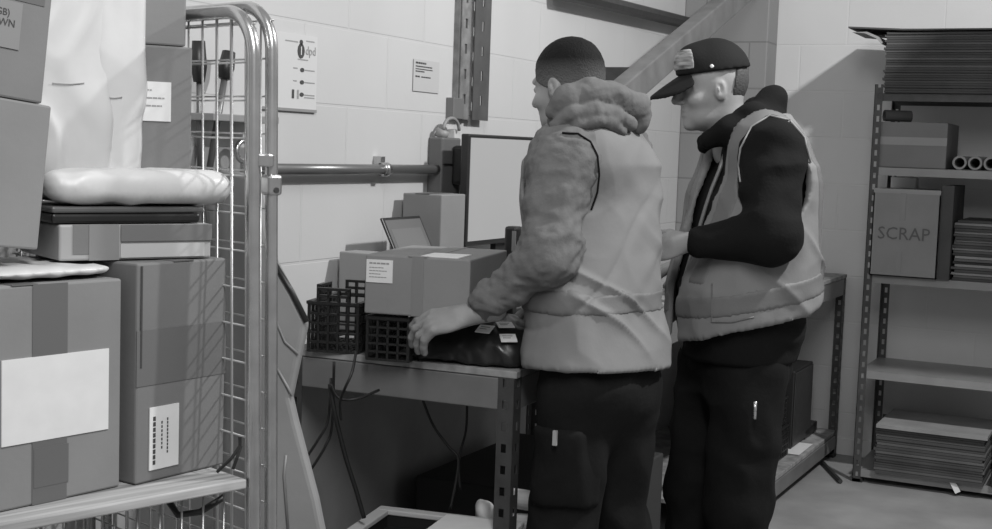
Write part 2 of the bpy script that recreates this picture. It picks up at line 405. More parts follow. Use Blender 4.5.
e = tag(empty('wall_notice', (-2.158, 3.735, 1.625), YP), 'small square paper notice taped to the wall left of the strut', 'notice')
B('sheet', (0, -.002, 0), (.17, 0, .102), mat('notice_paper', .46, .6), e, 0)
lines(e, [(.012, .08, .088, .006), (.012, .12, .078, .004), (.012, .125, .07, .003), (.012, .07, .062, .004), (.012, .04, .045, .005), (.05, .115, .045, .004)], PRINT, y=-.0026)

# ================================================================== ROLL CAGE (left)
U = Vector((.31, .95, 0)).normalized(); V_ = Vector((-U.y, U.x, 0))
OC = Vector((-1.527, 2.070, 0)); LEAN = .030
cage = tag(empty('roll_cage', OC, math.atan2(U.y, U.x)), 'galvanised roll cage with tubular frame and mesh, loaded with parcels', 'cage')
def uframe(x, r, ztop, m=STEEL, y1=.635, sleeve=True):
    R = .085; pts = [(x, 0, .17)]
    pts += [(x, 0, z) for z in (.5, 1.0, ztop-R)]
    pts += [(x, R-R*math.cos(a), ztop-R+R*math.sin(a)) for a in np.linspace(.15, math.pi/2, 9)]
    pts += [(x, y1-R+R*math.sin(a), ztop-R+R*math.cos(a)) for a in np.linspace(0, math.pi/2, 9)]
    pts += [(x, y1, .17)]
    pts = [(x_, y_+LEAN*(z_-.8), z_) for x_, y_, z_ in pts]
    MB().tube(pts, r, 16).build('tube_frame', m, cage, smooth=True)
def mesh_panel(x, y0, y1, z0, z1, dy=.0505, dz=.0725, r=.0021, name='wire_mesh', off=0):
    b = MB(); y = y0+off
    while y < y1: b.tube([(x, y+LEAN*(z0-.8), z0), (x, y+LEAN*(z1-.8), z1)], r, 6); y += dy
    z = z0+.02
    while z < z1: b.tube([(x+.004, y0+LEAN*(z-.8), z), (x+.004, y1+LEAN*(z-.8), z)], r, 6); z += dz
    b.build(name, WIRE, cage, smooth=True)
uframe(0, .0135, 1.695); uframe(.042, .0125, 1.708)
mesh_panel(0, .0, .62, .2, 1.685, off=.02); mesh_panel(.042, .0, .62, .21, 1.695, off=.035)
uframe(-.85, .0135, 1.695); mesh_panel(-.85, 0, .6, .2, 1.655)
b = MB()
for i in range(17): b.tube([(-.83+i*.05, .6, .2), (-.83+i*.05, .6, 1.65)], .0021, 6)
for i in range(20): b.tube([(-.84, .602, .22+i*.075), (-.01, .602, .22+i*.075)], .0021, 6)
b.build('back_mesh', WIRE, cage, smooth=True)
b = MB()
for i in range(15): b.tube([(-.70+i*.047, .035, .2), (-.70+i*.047, .035, .772)], .0022, 6)
for z in (.24, .40): b.tube([(-.72, .037, z), (-.01, .037, z)], .0022, 6)
b.build('front_gate', WIRE, cage, smooth=True)
B('shelf_board', (-.84, -.005, .781), (-.018, .585, .80), PLY, cage, .003)
B('base_board', (-.86, -.02, .15), (.05, .62, .18), PLY, cage, .003)
MB().tube([(.021, .018, 1.40), (.021, .018, 1.424)], .022, 14).build('joint_clamp', STEEL, cage, .003)
B('joint_sleeve', (.026, .001, 1.345), (.058, .033, 1.385), STEEL, cage, .006)
MB().tube([(.042, .003, 1.355), (.042, -.001, 1.355)], .006, 8).build('rivet', DARK, cage)
for x in (-.82, .01):
    for y in (.03, .57):
        MB().tube([(x-.018, y, .06), (x+.018, y, .06)], .06, 20).build('castor', BLACKP, cage, .004)
        B('castor_fork', (x-.026, y-.02, .06), (x+.026, y+.02, .152), STEEL, cage)
# black cable tie on the mesh and straps under the shelf
KT = OC+U*(.0)+V_*.045+Vector((0, 0, .905))
MB().tube([P(240, 437, 2.43), P(240, 446, 2.43), P(231, 459, 2.42), P(217, 472, 2.42)], .0032, 6).build('strap', BLACKP)
o = bpy.data.objects['strap']; tag(o, 'black cable strap knotted to the cage mesh above the shelf', 'strap')
o2 = MB().tube([P(241, 446, 2.43), P(237, 458, 2.42), P(233, 469, 2.42)], .0035, 6).build('strap_tail', BLACKP, o)
o = tag(MB().tube([P(168, 500, 2.62), P(178, 515, 2.6), P(200, 512, 2.62), P(224, 497, 2.64)], .007, 8).build('strap', BLACKP, smooth=True), 'thick black strap looped through the wires under the shelf', 'strap')

# boxes in the cage
ang = math.radians
eC = carton('large cardboard box with a blank white label at the front of the cage shelf', (-1.685-.40*math.cos(ang(79)), 1.874-.40*math.sin(ang(79)), .801), ang(79), .40, .30, .388, CARD, tapes=[(.215, .285, 0, .388)], name='cardboard_box')
patch(eC, .155, .372, .113, .262)
B('front_tape', (.218, -.0018, .03), (.288, -.001, .10), TAPE, eC, 0)
eD = carton('narrow cardboard box with a sideways printed label beside the large box', (-1.667, 1.895, .801), ang(82), .225, .30, .415, CARD2, tapes=[(0, .225, .185, .29)], tm=mat('smooth_tape', .15, .3))
patch(eD, .032, .104, .022, .142)
lines(eD, [(.040, .046, z, .008) for z in np.arange(.032, .125, .0105)]+[(.060, .063, z, .005) for z in np.arange(.06, .11, .008)]+[(.074, .077, z, .005) for z in np.arange(.05, .12, .007)]+[(.088, .090, z, .004) for z in np.arange(.045, .125, .006)], PRINT)
B('corner_seam', (.008, -.002, .22), (.012, 0, .41), PRINT, eD, 0)
pc = P(38, 250, 2.38); tl = ang(6)
uB = Vector((math.cos(ang(79)), math.sin(ang(79)), 0))
def tilted(corner, w): # left-bottom corner of a box tilted about its depth axis
    return corner-uB*(w*math.cos(tl))+Vector((0, 0, w*math.sin(tl)))
wB = .36
eB = carton('plain cardboard box leaning at the left edge of the cage load', tilted(pc, wB), ang(79), wB, .26, .258, CARD, tilt=tl, tapes=[(.18, .25, 0, .258)], seam=False)
pa = pc+Vector((0, 0, .2612*math.cos(tl)))+uB*(.2612*math.sin(tl)-.02)
eA = carton('upper cardboard box with printed black lettering at the left edge', tilted(pa, .36), ang(79), .36, .26, .27, CARD2, tilt=tl, tapes=[(.12, .345, .17, .27)], seam=False)
patch(eA, .15, .302, .085, .166, mat('grey_label', .22, .6))
text('printed_text', '(GB)', .017, PRINT, Matrix.Translation((.246, -.0026, .140)) @ FRONT, eA)
text('printed_text', 'OWN', .018, PRINT, Matrix.Translation((.243, -.0026, .122)) @ FRONT, eA)
# pillow-like bags
def bag(name, label, c, ax, ay, az, size, m, group=None, seed=1, amp=.008, n=3.0, res=.006, pw=.45, folds_st=(1, 1, 1)):
    R = np.array([list(ax), list(ay), list(az)], np.float32).T; c = A3(c); r = A3(size)/2; ext = np.abs(R)@r+.03
    def fn(p):
        q = (p-c)@R; k = (np.abs(q[..., 0]/r[0])**n+np.abs(q[..., 2]/r[2])**n); th = r[1]*np.clip(1.0-k, .0, 1)**pw-.002
        return np.maximum(np.abs(q[..., 1])-th, np.maximum(np.abs(q[..., 0])-r[0], np.abs(q[..., 2])-r[2]))*.7
    e = None
    o = mesh_of(name, [sdf(c-ext, c+ext, res, fn)], m, None, folds(amp, 14, folds_st, seed), smooth=2)
    if label: tag(o, label, 'parcel bag', group)
    return o
vD = Vector((-uB.y, uB.x, 0)); Z = Vector((0, 0, 1))
# flat padded envelope on the big box
bag('padded_envelope', 'crumpled padded envelope lying flat on the large box', eC.location+uB*.22+vD*.15+Z*.403, uB, Z, vD, (.38, .020, .27), MAILER, seed=3, amp=.004, n=8)
# flat white box with a taped end
pE = P(59, 262, 2.42); pE.z = 1.2185; dE = P(211, 255, 2.60)-pE; dE.z = 0; wE = dE.length; uE = dE.normalized(); vE = Vector((-uE.y, uE.x, 0))
eE = carton('flat pale postal box with dark tape bands lying on the narrow box', pE, math.atan2(uE.y, uE.x), wE, .22, .066, mat('postal_card', .36, .7, var=.06), tapes=[(.025, .055, .012, .066)], tm=CARD2, seam=False)
B('tape_strip', (.055, -.002, 0), (.112, .001, .067), TAPEL, eE, 0)
patch(eE, .115, wE-.015, .004, .03, mat('tape_white', .5, .4), 'pale_tape')
B('lid_flap', (.115, -.004, .034), (wE, 0, .066), mat('lid_card_dark', .16, .7), eE, .001)  # flap coloured darker than the rest of the box
# dark thin parcels
pb = pE+Z*.068-uE*.01+vD*.005
o = B('flat_black_parcel', (0, 0, 0), (wE-.01, .20, .018), BLACKM, None, .005); o.location = pb; o.rotation_euler = (0, 0, math.atan2(uE.y, uE.x)); tag(o, 'thin glossy black parcel under the lying white bag', 'parcel')
o = B('flat_grey_parcel', (0, 0, 0), (wE, .20, .012), mat('parcel_grey', .1, .3), None, .004); o.location = pb+Z*.019; o.rotation_euler = (0, 0, math.atan2(uE.y, uE.x)+.02); tag(o, 'thin dark grey parcel directly beneath the lying white bag', 'parcel')
# lying and standing white mailers
cb = pb+uE*(wE*.5+.032)+vE*.10+Z*.068
bag('mailing_bag', 'white plastic mailing bag lying flat on the dark parcels', cb, uE, Z, vE, (wE+.075, .070, .23), MAILER, seed=5, amp=.005, n=6, pw=.34)
b1 = P(73, 85, 2.56); b1.z = 1.65
zl = (Z+uE*.02).normalized()
b1 = P(67, 75, 2.47); b2_ = P(113, 75, 2.53)
def stand(c, w, seed, lab):
    top = 1.82; z0 = 1.362; c = Vector((c.x, c.y, (top+z0)/2))
    return bag('mailing_bag', lab, c, uE, vE, Z, (w, .075, top-z0), MAILER, seed=seed, amp=.008, n=10, pw=.42, folds_st=(1, 1, .3))
o = stand(b1, .156, 7, 'tall white mailing bag standing nearest the plain leaning boxes'); 
on_surface(o, [(52, 83), (70, 84), (84, 83)], .0009, 'bag_crease', mat('crease_shade', .36, .4), o)  # shade of the fold drawn as a grey line across the bag
o = stand(b2_, .108, 9, 'tall white mailing bag standing beside the box with a white label')
on_surface(o, [(104, 97), (114, 98), (122, 97)], .0009, 'bag_crease', mat('crease_shade', .36, .4), o)  # crease of this bag, its shade also a drawn grey line
# back boxes
pF = P(191, 172, 2.63); wF = .14; uF = Vector((math.cos(ang(55)), math.sin(ang(55)), 0))
eF = carton('cardboard box with a white address label standing behind the white bags', (pF.x-uF.x*wF, pF.y-uF.y*wF, 1.33), ang(55), wF, .13, 1.626-1.33, CARD2, seam=False)
patch(eF, .0, .098, .150, .226); lines(eF, [(.012, .06, .208, .003), (.012, .085, .193, .003), (.012, .08, .178, .003)], PRINTG)
pG = P(186, 40, 2.63)
eG = carton('cardboard box on top of the white-labelled box in the cage', (pG.x-uF.x*.14, pG.y-uF.y*.14, 1.629), ang(55), .14, .12, .2, CARD, seam=False)

# tools behind the cage mesh
def knobrod(name, a, b, r, kr, lab, gl=.05):
    e = tag(MB().tube([a, b], r, 10).build(name, mat('rod_steel', .16, .4, .6), None, smooth=True), lab, 'rod')
    d = (b-a).normalized(); MB().tube([b-d*.01, b+d*gl*.3, b+d*gl], [kr*.7, kr, kr*.8], 12).build('grip', BLACKP, e, smooth=True); return e
# the rods stand in a small dark tool rack fixed on the wall
a = ON(203, 175, 0, -2.1)
rk = tag(empty('tool_rack', (-2.16, a.y-.12, a.z-.05)), 'low grey tool rack on the wall behind the cage mesh', 'rack')
B('rack_tray', (0, 0, 0), (.10, .36, .045), mat('rack_grey', .16, .5), rk, .004)
B('rack_back', (0, 0, 0), (.008, .36, .12), GREYP, rk)
knobrod('metal_rod', ON(209, 172, 0, -2.11), ON(225, 75, 0, -2.11), .0085, .021, 'leaning metal rod with a black grip behind the cage mesh', .06)
knobrod('metal_rod', ON(200, 172, 0, -2.12), ON(199, 78, 0, -2.12), .007, .020, 'upright metal rod with black grip half hidden by the box', .09)
e = MB().tube([ON(243, 172, 0, -2.11), ON(243, 160, 0, -2.11)], .008, 8).build('ring_handle', STEEL); tag(e, 'chrome ring handle standing on the tool rack', 'handle')
cc = ON(243, 151, 0, -2.11); MB().tube([cc+Vector((0, .026*math.cos(k*math.pi/8), .026*math.sin(k*math.pi/8))) for k in range(16)], .007, 8, True).build('ring', STEEL, e, smooth=True)
a = ON(194, 118, 0, -2.16); o = B('small_wall_shelf', (-2.16, a.y-.05, a.z-.006), (-2.06, a.y+.22, a.z+.012), GREYP); tag(o, 'narrow grey ledge on the wall behind the cage mesh', 'shelf')

# grey sack hanging between the cage and the bench
pl = [(262, 176), (224, 168), (206, 190), (214, 262), (214, 380), (224, 820), (345, 826), (334, 560), (322, 500), (301, 420), (296, 398), (312, 322), (297, 292), (281, 262), (272, 235)]
b = MB(); b.prism([P(x-5, y, 2.80) for x, y in pl], FW*.05)
o = b.build('grey_sack', SACKM, None, .012, smooth=False, seg=3); tag(o, 'tall grey fabric sack hanging between the cage and the bench', 'sack')
for nm, pts, r, m in (('dark_trim', [(279, 262), (297, 292), (312, 322)], .006, BLACKP), ('seam', [(281, 320), (290, 342), (303, 354)], .003, GREYP), ('seam', [(282, 368), (293, 388), (297, 396)], .003, GREYP), ('seam', [(291, 455), (289, 475), (293, 529)], .003, GREYP)):
    MB().tube([P(x-5, y, 2.798) for x, y in pts], r, 6).build(nm, m, o, smooth=True)

# ================================================================== WORKBENCH
def bench(label, corner, yaw, w, L, h=.90, lower=.13, panel=True):
    e = tag(empty('workbench', corner, yaw), label, 'workbench')
    B('worktop', (-w, 0, h-.018), (.004, L, h), CHIP, e, .002)
    b = MB()
    B('end_beam', (-w+.04, .0, h-.10), (-.04, .03, h-.02), BEAM, e, .003)
    B('end_beam', (-w+.04, L-.03, h-.10), (-.04, L, h-.02), BEAM, e, .003)
    B('front_beam', (-.03, .04, h-.10), (0, L-.04, h-.02), BEAM, e, .003)
    B('back_beam', (-w, .04, h-.10), (-w+.03, L-.04, h-.02), BEAM, e, .003)
    for x, sx in ((0, -1), (-w, 1)):
        for y, sy in ((0, 1), (L, -1)):
            slotted('leg', POST, e, x+sx*.0, y-sy*.001, 0, h-.018, sx, sy, w=.045, pitch=.055)
            B('foot_cap', (min(x, x+sx*.05), min(y, y+sy*.05), 0), (max(x, x+sx*.05), max(y, y+sy*.05), .02), BLACKP, e, .002)
    if lower: 
        B('lower_shelf', (-w+.004, .005, lower-.018), (-.003, L-.005, lower), CHIP, e, .002)
        B('lower_beam', (-.03, .045, lower-.085), (.002, L-.045, lower-.02), BEAM, e, .003)
    if panel: B('back_panel', (-w-.008, .02, .02), (-w-.002, L, h-.02), mat('panel_dark', .30, .8, var=.1), e, 0)
    return e
bench('near end of the packing bench with slotted legs and chipboard top', (-1.391, 2.955, 0), ang(2.6), .66, 1.76, lower=0)
bench('far packing bench reaching to the corner beside the shelving', (-1.335, 4.80, 0), ang(-.5), .74, 1.74)
# cables hanging under the near bench
def cable(lab, pts, d, r=.0036):
    q = [P(x, y, d+dd) for x, y, dd in pts]; s = []
    for i in range(len(q)-1):
        p0, p1, p2, p3 = q[max(i-1, 0)], q[i], q[i+1], q[min(i+2, len(q)-1)]
        for t_ in np.linspace(0, 1, 6)[:-1 if i < len(q)-2 else None]:
            s.append(.5*((2*p1)+(p2-p0)*t_+(2*p0-5*p1+4*p2-p3)*t_*t_+(3*p1-p0-3*p2+p3)*t_**3))
    return tag(MB().tube(s, r, 6).build('cable', CABLE, None, smooth=True), lab, 'cable')
cable('black cable draped over the bench edge below the black crate', [(356, 352, .02), (352, 372, -.02), (345, 388, -.02), (340, 402, .05), (341, 420, .08)], 3.22)
cable('black cable looping under the bench beam', [(331, 384, 0), (339, 398, 0), (356, 399, 0), (379, 390, .05)], 3.30)
cable('longest black cable falling towards the floor tote', [(330, 384, 0), (334, 410, 0), (345, 455, .02), (356, 490, .04), (364, 518, .05)], 3.32, .006)
cable('thin black cable swinging left towards the grey sack', [(331, 378, .05), (328, 420, .05), (318, 440, .05), (306, 458, .05), (294, 475, 0)], 3.32)
cable('thin black cable curling down behind the others', [(334, 362, .03), (332, 425, .1), (326, 445, .1), (314, 465, .1), (300, 484, .1)], 3.30)
cable('black cable slanting down at the middle of the bench', [(421, 395, 0), (433, 425, 0), (449, 447, 0), (458, 458, 0), (456, 480, 0), (450, 510, 0)], 3.55)
cable('faint black cable hanging straight near the slotted leg', [(467, 402, 0), (466, 430, 0), (459, 460, 0), (460, 490, 0)], 3.6, .0035)

# tote under the bench
pt = P(385, 513, 3.55); e = tag(empty('storage_tote', (pt.x, pt.y, 0), ang(10)), 'dark open tote with a pale rim under the near bench end', 'tote')
zt = pt.z
b = MB(); w_, l_ = .36, .34
for lo, hi in (((0, -l_, 0), (w_, -l_+.012, zt)), ((0, -.012, 0), (w_, 0, zt)), ((0, -l_, 0), (.012, 0, zt)), ((w_-.012, -l_, 0), (w_, 0, zt)), ((0, -l_, 0), (w_, 0, .012))): b.box(lo, hi)
b.build('tote_body', BLACKP, e)
b = MB()
for lo, hi in (((-.02, -l_-.02, zt), (w_+.02, -l_+.014, zt+.014)), ((-.02, -.016, zt), (w_+.02, .02, zt+.014)), ((-.02, -l_+.014, zt), (.016, -.016, zt+.014)), ((w_-.016, -l_+.014, zt), (w_+.02, -.016, zt+.014))): b.box(lo, hi)
b.build('pale_rim', mat('rim_pale', .5, .5), e, .003)
B('black_liner', (.012, -l_+.012, .02), (w_-.012, -.012, zt-.03), BLACKM, e, .004)
o = B('paper_sheet', (0, -.1, 0), (.16, .06, .002), PAPER, None, 0); q = P(452, 523, 3.45); o.location = (pt.x+.18, pt.y-.03, zt+.0145); o.rotation_euler = (0, 0, .15); tag(o, 'white paper sheet on the rim of the tote', 'paper')
# crumpled paper and card tubes near the bench leg
q = P(484, 512, 3.62)
o = bag('crumpled_paper', None, q, Vector((1, 0, 0)), Vector((0, 1, 0)), Z, (.06, .06, .055), PAPER, seed=12, amp=.014, n=2, res=.005); tag(o, 'crumpled white paper ball beneath the bench behind the leg', 'paper')
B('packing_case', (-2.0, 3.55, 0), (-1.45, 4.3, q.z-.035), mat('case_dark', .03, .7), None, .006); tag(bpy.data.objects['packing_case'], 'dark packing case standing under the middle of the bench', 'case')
def roll(lab, a, b, ro, ri, m, name='card_tube', group=None): return tag(MB().hollow(a, b, ro, ri).build(name, m, None, smooth=False), lab, 'tube', group)
zc = bpy.data.objects['packing_case'].data
a = Vector((-1.46, 3.72, q.z-.035+.028))
roll('pale paper roll lying on the case behind the slotted leg', P(512, 498, 3.62), P(546, 503, 3.50), .027, .02, PAPER, 'paper_roll')
roll('lower pale paper roll behind the slotted leg', P(512, 523, 3.62), P(548, 525, 3.5), .027, .02, PAPER, 'paper_roll')

# black plastic crates
def crate(lab, loc, yaw, w, d, h, ear=True, group=None):
    e = tag(empty('plastic_crate', loc, yaw), lab, 'crate', group); t = .004
    def side(L, name, mx):
        b = MB(); nb = max(3, int(L/.026))
        for i in range(nb+1): b.box((L*i/nb-.0028, -t, 0), (L*i/nb+.0028, t, h*.92), mx)
        for k in range(6): b.box((0, -t, h*.92*k/5-.0026), (L, t, h*.92*k/5+.0026), mx)
        b.box((-.004, -.007, h*.92), (L+.004, .007, h*.92+.008), mx)
        if ear:
            for k in range(4): b.box((L*.5-.042+k*.028-.003, -.006, h*.92), (L*.5-.042+k*.028+.003, .006, h*1.22), mx)
            for zz in (1.06, 1.2): b.box((L*.5-.045, -.006, h*zz), (L*.5+.045, .006, h*zz+.007), mx)
        b.build(name, BLACKP, e)
    side(w, 'side_grid', Matrix.Identity(4)); side(w, 'side_grid', Matrix.Translation((0, d, 0)))
    R = Matrix.Rotation(math.pi/2, 4, 'Z'); side(d, 'end_grid', R); side(d, 'end_grid', Matrix.Translation((w, 0, 0)) @ R)
    b = MB()
    for i in range(11): b.box((w*i/10-.003, 0, 0), (w*i/10+.003, d, .004))
    for i in range(9): b.box((0, d*i/8-.003, 0), (w, d*i/8+.003, .004))
    b.build('base_grid', BLACKP, e); return e
ab = ang(12)
dx, dy = Vector((math.cos(ab), math.sin(ab), 0)), Vector((-math.sin(ab), math.cos(ab), 0))
c0 = ON(305, 352, 2, .902)
crate('open black plastic crate at the left end of the bench', (c0.x-.01, c0.y+.03, .902), ang(14), .135, .23, .135)
cb_ = ON(364, 313, 2, 1.022)
crate('black plastic crate supporting the taped cardboard box', cb_+dx*.004+dy*.02-Z*.12, ab, .11, .32, .113, ear=False)
# taped box on top of it
eH = carton('taped cardboard box with an address label resting on the bench crate', cb_, ab, .276, .38, .150, CARD, tapes=[(.125, .155, 0, .15)], tm=mat('soft_tape', .215, .3))
patch(eH, .004, .074, .080, .138); lines(eH, [(.012, .068, .127, .004), (.012, .05, .117, .002), (.012, .06, .109, .002), (.012, .042, .101, .002), (.012, .058, .093, .002)], PRINTG)
B('top_label', (.14, .02, .1495), (.24, .14, .152), PAPER, eH, 0)
# low box behind, riser, laptop
q = P(380, 310, 3.75)
carton('pale cardboard carton by the wall beneath the power socket', (-2.13, 3.645, .902), 0, .14, .16, .398, CARD)
lp = P(400, 250, 3.72)
carton('pale cardboard box against the wall left of the laptop', (-2.13, 3.285, .902), 0, .20, .09, .232, CARD3, seam=False)
rz = carton('low cardboard box under the open laptop', (-2.10, 3.385, .902), 0, .36, .25, .125, CARD2)
e = tag(empty('laptop', (-1.955, 3.39, 1.030), 0), 'open laptop with a tilted lit screen behind the taped box', 'laptop')
B('keyboard_base', (-.0, 0, 0), (.19, .23, .014), BLACKP, e, .004)
sc = B('screen_lid', (-.008, 0, 0), (0, .23, .215), BLACKP, e, .003)
sp = B('screen', (0, .01, .012), (.0015, .22, .205), SCRLAP, sc, 0)
B('screen_window', (.0014, .025, .05), (.0022, .2, .175), mat('screen_window', .10, .4, emit=.06), sc, 0); B('screen_button', (.002, .15, .03), (.003, .2, .06), PRINT, sc, 0)
sc.rotation_euler = (0, -ang(27), 0); sc.location = (0, 0, .012)
# monitor
e = tag(empty('monitor', (-2.03, 3.835, .902), 0), 'large flat monitor with a lit white screen behind the man in the hooded top', 'monitor')
B('casing', (0, 0, .225), (.03, .60, .592), BLACKP, e, .005)
B('screen', (.03, .012, .242), (.0315, .588, .58), SCREEN, e, 0)
MB().box((-.01, .26, 0), (.01, .34, .3)).build('stand_neck', BLACKP, e); B('stand_foot', (-.08, .17, 0), (.13, .43, .012), BLACKP, e, .004)
# phone dock / scanner
e = tag(empty('barcode_scanner', P(513, 252, 3.78)), 'small black scanner standing beside the monitor', 'scanner')
e.location.z = .902
hh = P(513, 226, 3.78).z-.902
B('dock', (-.05, -.05, 0), (.05, .05, .03), BLACKP, e, .006); B('stem', (-.012, -.015, .03), (.012, .015, hh-.08), BLACKP, e, .004)
B('scanner_head', (-.02, -.022, hh-.09), (.02, .022, hh), BLACKP, e, .008); B('scanner_window', (.006, -.0235, hh-.07), (.018, -.0215, hh-.012), GREYP, e, 0)
# black polythene parcel under the hand, with white stickers
c = (ON(395, 352, 2, .92)+ON(520, 361, 2, .92))/2
def fn_bp(p):
    q = p-A3((-1.572, 3.085, .90)); ca, sa = math.cos(.12), math.sin(.12)
    x = q[..., 0]*ca+q[..., 1]*sa; y = -q[..., 0]*sa+q[..., 1]*ca; z = q[..., 2]
    hx = np.interp(x, [-.2, -.1, -.02, .08, .17], [.045, .075, .10, .118, .09])
    k = np.abs(x/.185)**5+np.abs(y/.13)**3
    return np.maximum(z-hx*np.clip(1.02-k, 0, 1)**.4, .006-z)*.6
o = mesh_of('black_parcel', [sdf((-1.93, 2.9, .88), (-1.22, 3.34, 1.06), .006, fn_bp)], BLACKM, None, folds(.005, 16, (1, 1, 1), 21), 2)
tag(o, 'black polythene parcel with white stickers under the hand', 'parcel')
bpo = o
for (px, py) in ((485, 332), (505, 328), (508, 341)):
    c, n = SURF(bpo, px, py, .0015)
    if c is None: continue
    sk = B('sticker', (-.021, -.016, 0), (.021, .016, .002), mat('sticker_paper', .88, .5), bpo, 0); sk.rotation_euler = (n+Vector((0, 0, .8))).to_track_quat('Z', 'Y').to_euler(); sk.location = c+Z*.006
    MB().box((-.014, .006, .002), (.012, .008, .0026)).build('sticker_print', PRINTG, sk); MB().box((-.014, -.002, .002), (.006, .0, .0026)).build('sticker_print', PRINTG, sk)

# things between the two men on the far bench
e = tag(empty('paper_stack', (-1.52, 4.92, .902), ang(8)), 'stack of white papers on the bench between the two men', 'papers')
for k in range(4): B('paper_ream', (-.12+random.uniform(-.01, .01), 0, k*.035), (.12, .30, k*.035+.026), PAPER if k % 2 == 0 else GREYP, e, .002)
# lower shelf of the far bench
bz = .133
crate('black plastic crate on the lower shelf of the far bench', (-1.72, 5.50, bz), 0, .32, .36, .14, ear=False)
crate('black plastic crate stacked on top of the lower one', (-1.70, 5.52, bz+.145), 0, .29, .32, .12, ear=False)
e = tag(empty('computer_tower', (-1.585, 5.95, bz)), 'black computer tower on the lower shelf near the corner', 'computer')
B('case', (0, 0, 0), (.18, .36, .36), BLACKP, e, .005); B('front_panel', (.18, .01, .01), (.185, .35, .35), DARK, e, .003)
o = B('power_strip', (-1.47, 6.2, bz), (-1.40, 6.45, bz+.05), BLACKP, None, .006); tag(o, 'black power strip on the far end of the lower shelf', 'power strip')
def loop(lab, pts, r=.004): return tag(MB().tube(pts, r, 6).build('cable', CABLE, None, smooth=True), lab, 'cable')
loop('black cable looping over the lower shelf near the corner leg', [(-1.47, 6.25+.09*math.sin(t_), .34+.15*math.cos(t_)) for t_ in np.linspace(.2, 5.6, 20)])
loop('pale wall side cable coiled above the power strip', [(-1.50, 6.33+.06*math.sin(t_), .26+.085*math.cos(t_)) for t_ in np.linspace(0, 5.2, 18)])
o = B('paper_sheet', (-1.44, 5.86, bz), (-1.345, 6.12, bz+.002), PAPER, None, 0); tag(o, 'white paper on the front of the lower bench shelf', 'paper')
# metal strut on the floor between bench and shelving
o = MB().tube([(-1.33, 6.30, .012), (-1.18, 5.98, .012)], .010, 8).build('floor_bar', DARK); tag(o, 'thin dark bar leaning on the floor by the shelving foot', 'bar')

# ================================================================== SHELVING (right)
SX, SY0, SY1, SW = -1.145, 6.06, 6.53, 1.25
shf = tag(empty('shelving_unit', (SX, SY0, 0)), 'slotted steel shelving unit with four loaded shelves against the wall', 'shelving')
for x, sx in ((0, 1), (SW, -1)):
    for y, sy in ((0, 1), (SY1-SY0, -1)):
        slotted('post', POST, shf, x, y, 0, 1.79, sx, sy, w=.036, pitch=.05, sw=.012, sl=.024)
        B('foot', (min(x, x+sx*.045), min(y, y+sy*.045), 0), (max(x, x+sx*.045), max(y, y+sy*.045), .018), BLACKP, shf, .002)
SHM = mat('shelf_steel', .26, .4, .2, var=.12, vscale=6)
zs = (1.752, 1.425, .945, .512, .062)
for z in zs:
    b = MB().box((.003, .004, z-.004), (SW-.003, SY1-SY0-.004, z)); b.box((.004, .003, z-.035), (SW-.004, .006, z)); b.box((.004, SY1-SY0-.006, z-.035), (SW-.004, SY1-SY0-.003, z))
    b.build('shelf', SHM if z < 1.7 else POST, shf)
B('cross_bar', (.04, SY1-SY0-.01, .2), (SW-.04, SY1-SY0-.006, .24), POST, shf, 0)
def sheets(n, x0, x1, z0, dz, y0, y1, lab, grp, jit=.008, ms=(SHEET,)):
    for k in range(n):
        z = z0+k*dz; j = random.uniform(-jit, jit); i = random.uniform(-jit, jit)
        m = ms[k % len(ms)]
        o = MB().box((x0+j, y0+i, z), (x1+j, y1+i, z+dz*.86)).build('cardboard_sheet', m, None, 0)
        tag(o, lab, 'cardboard sheet', grp)
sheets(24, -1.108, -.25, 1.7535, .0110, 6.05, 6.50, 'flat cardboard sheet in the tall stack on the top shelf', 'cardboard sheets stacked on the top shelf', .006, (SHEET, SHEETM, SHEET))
# curled top sheet
b = MB(); n = 14; top = []; 
xs = np.linspace(-1.27, -.25, n); zt_ = [2.022-.0*0+.012*(1-min(1, (x+1.27)/.25))**1 - 0 for x in xs]
for i in range(n-1):
    b.add([(xs[i], 6.03, zt_[i]), (xs[i+1], 6.03, zt_[i+1]), (xs[i+1], 6.5, zt_[i+1]), (xs[i], 6.5, zt_[i]), (xs[i], 6.03, zt_[i]+.007), (xs[i+1], 6.03, zt_[i+1]+.007), (xs[i+1], 6.5, zt_[i+1]+.007), (xs[i], 6.5, zt_[i]+.007)], [(0, 3, 2, 1), (4, 5, 6, 7), (0, 1, 5, 4), (2, 3, 7, 6), (0, 4, 7, 3), (1, 2, 6, 5)])
tag(b.build('cardboard_sheet', SHEET), 'wider cardboard sheet overhanging on top of the tall stack', 'cardboard sheet')
# drooping corner flap below the overhanging sheet
b = MB(); pr = [(-1.255, 2.017), (-1.20, 2.012), (-1.15, 1.99), (-1.126, 1.965), (-1.122, 1.97), (-1.14, 1.997), (-1.19, 2.019)]
o = b.prism([(x, 6.045, z) for x, z in pr], (0, .3, 0)).build('bent_cardboard_sheet', CARD3); tag(o, 'bent cardboard sheet drooping under the top overhang', 'cardboard sheet')
# second shelf
ze = 1.4262
eS = carton('plain cardboard box on the second shelf beside the card tubes', (-1.122, 6.07, ze), 0, .295, .36, .20, CARD2, tapes=[(0, .295, .10, .135)], tm=CARD3)
roll('dark roll lying on the plain box under the top shelf', (-1.105, 6.10, ze+.202+.0265), (-1.0, 6.16, ze+.202+.0265), .025, .015, SHEET, 'card_roll')
for k, (x, lab) in enumerate(((-.770, 'card tube next to the plain box on the second shelf'), (-.706, 'card tube in the middle of the row of three'), (-.642, 'card tube at the right edge of the photo'))):
    roll(lab, (x, 6.07, ze+.031), (x, 6.48, ze+.031), .0295, .021, CARD3, group='card tubes on the second shelf')
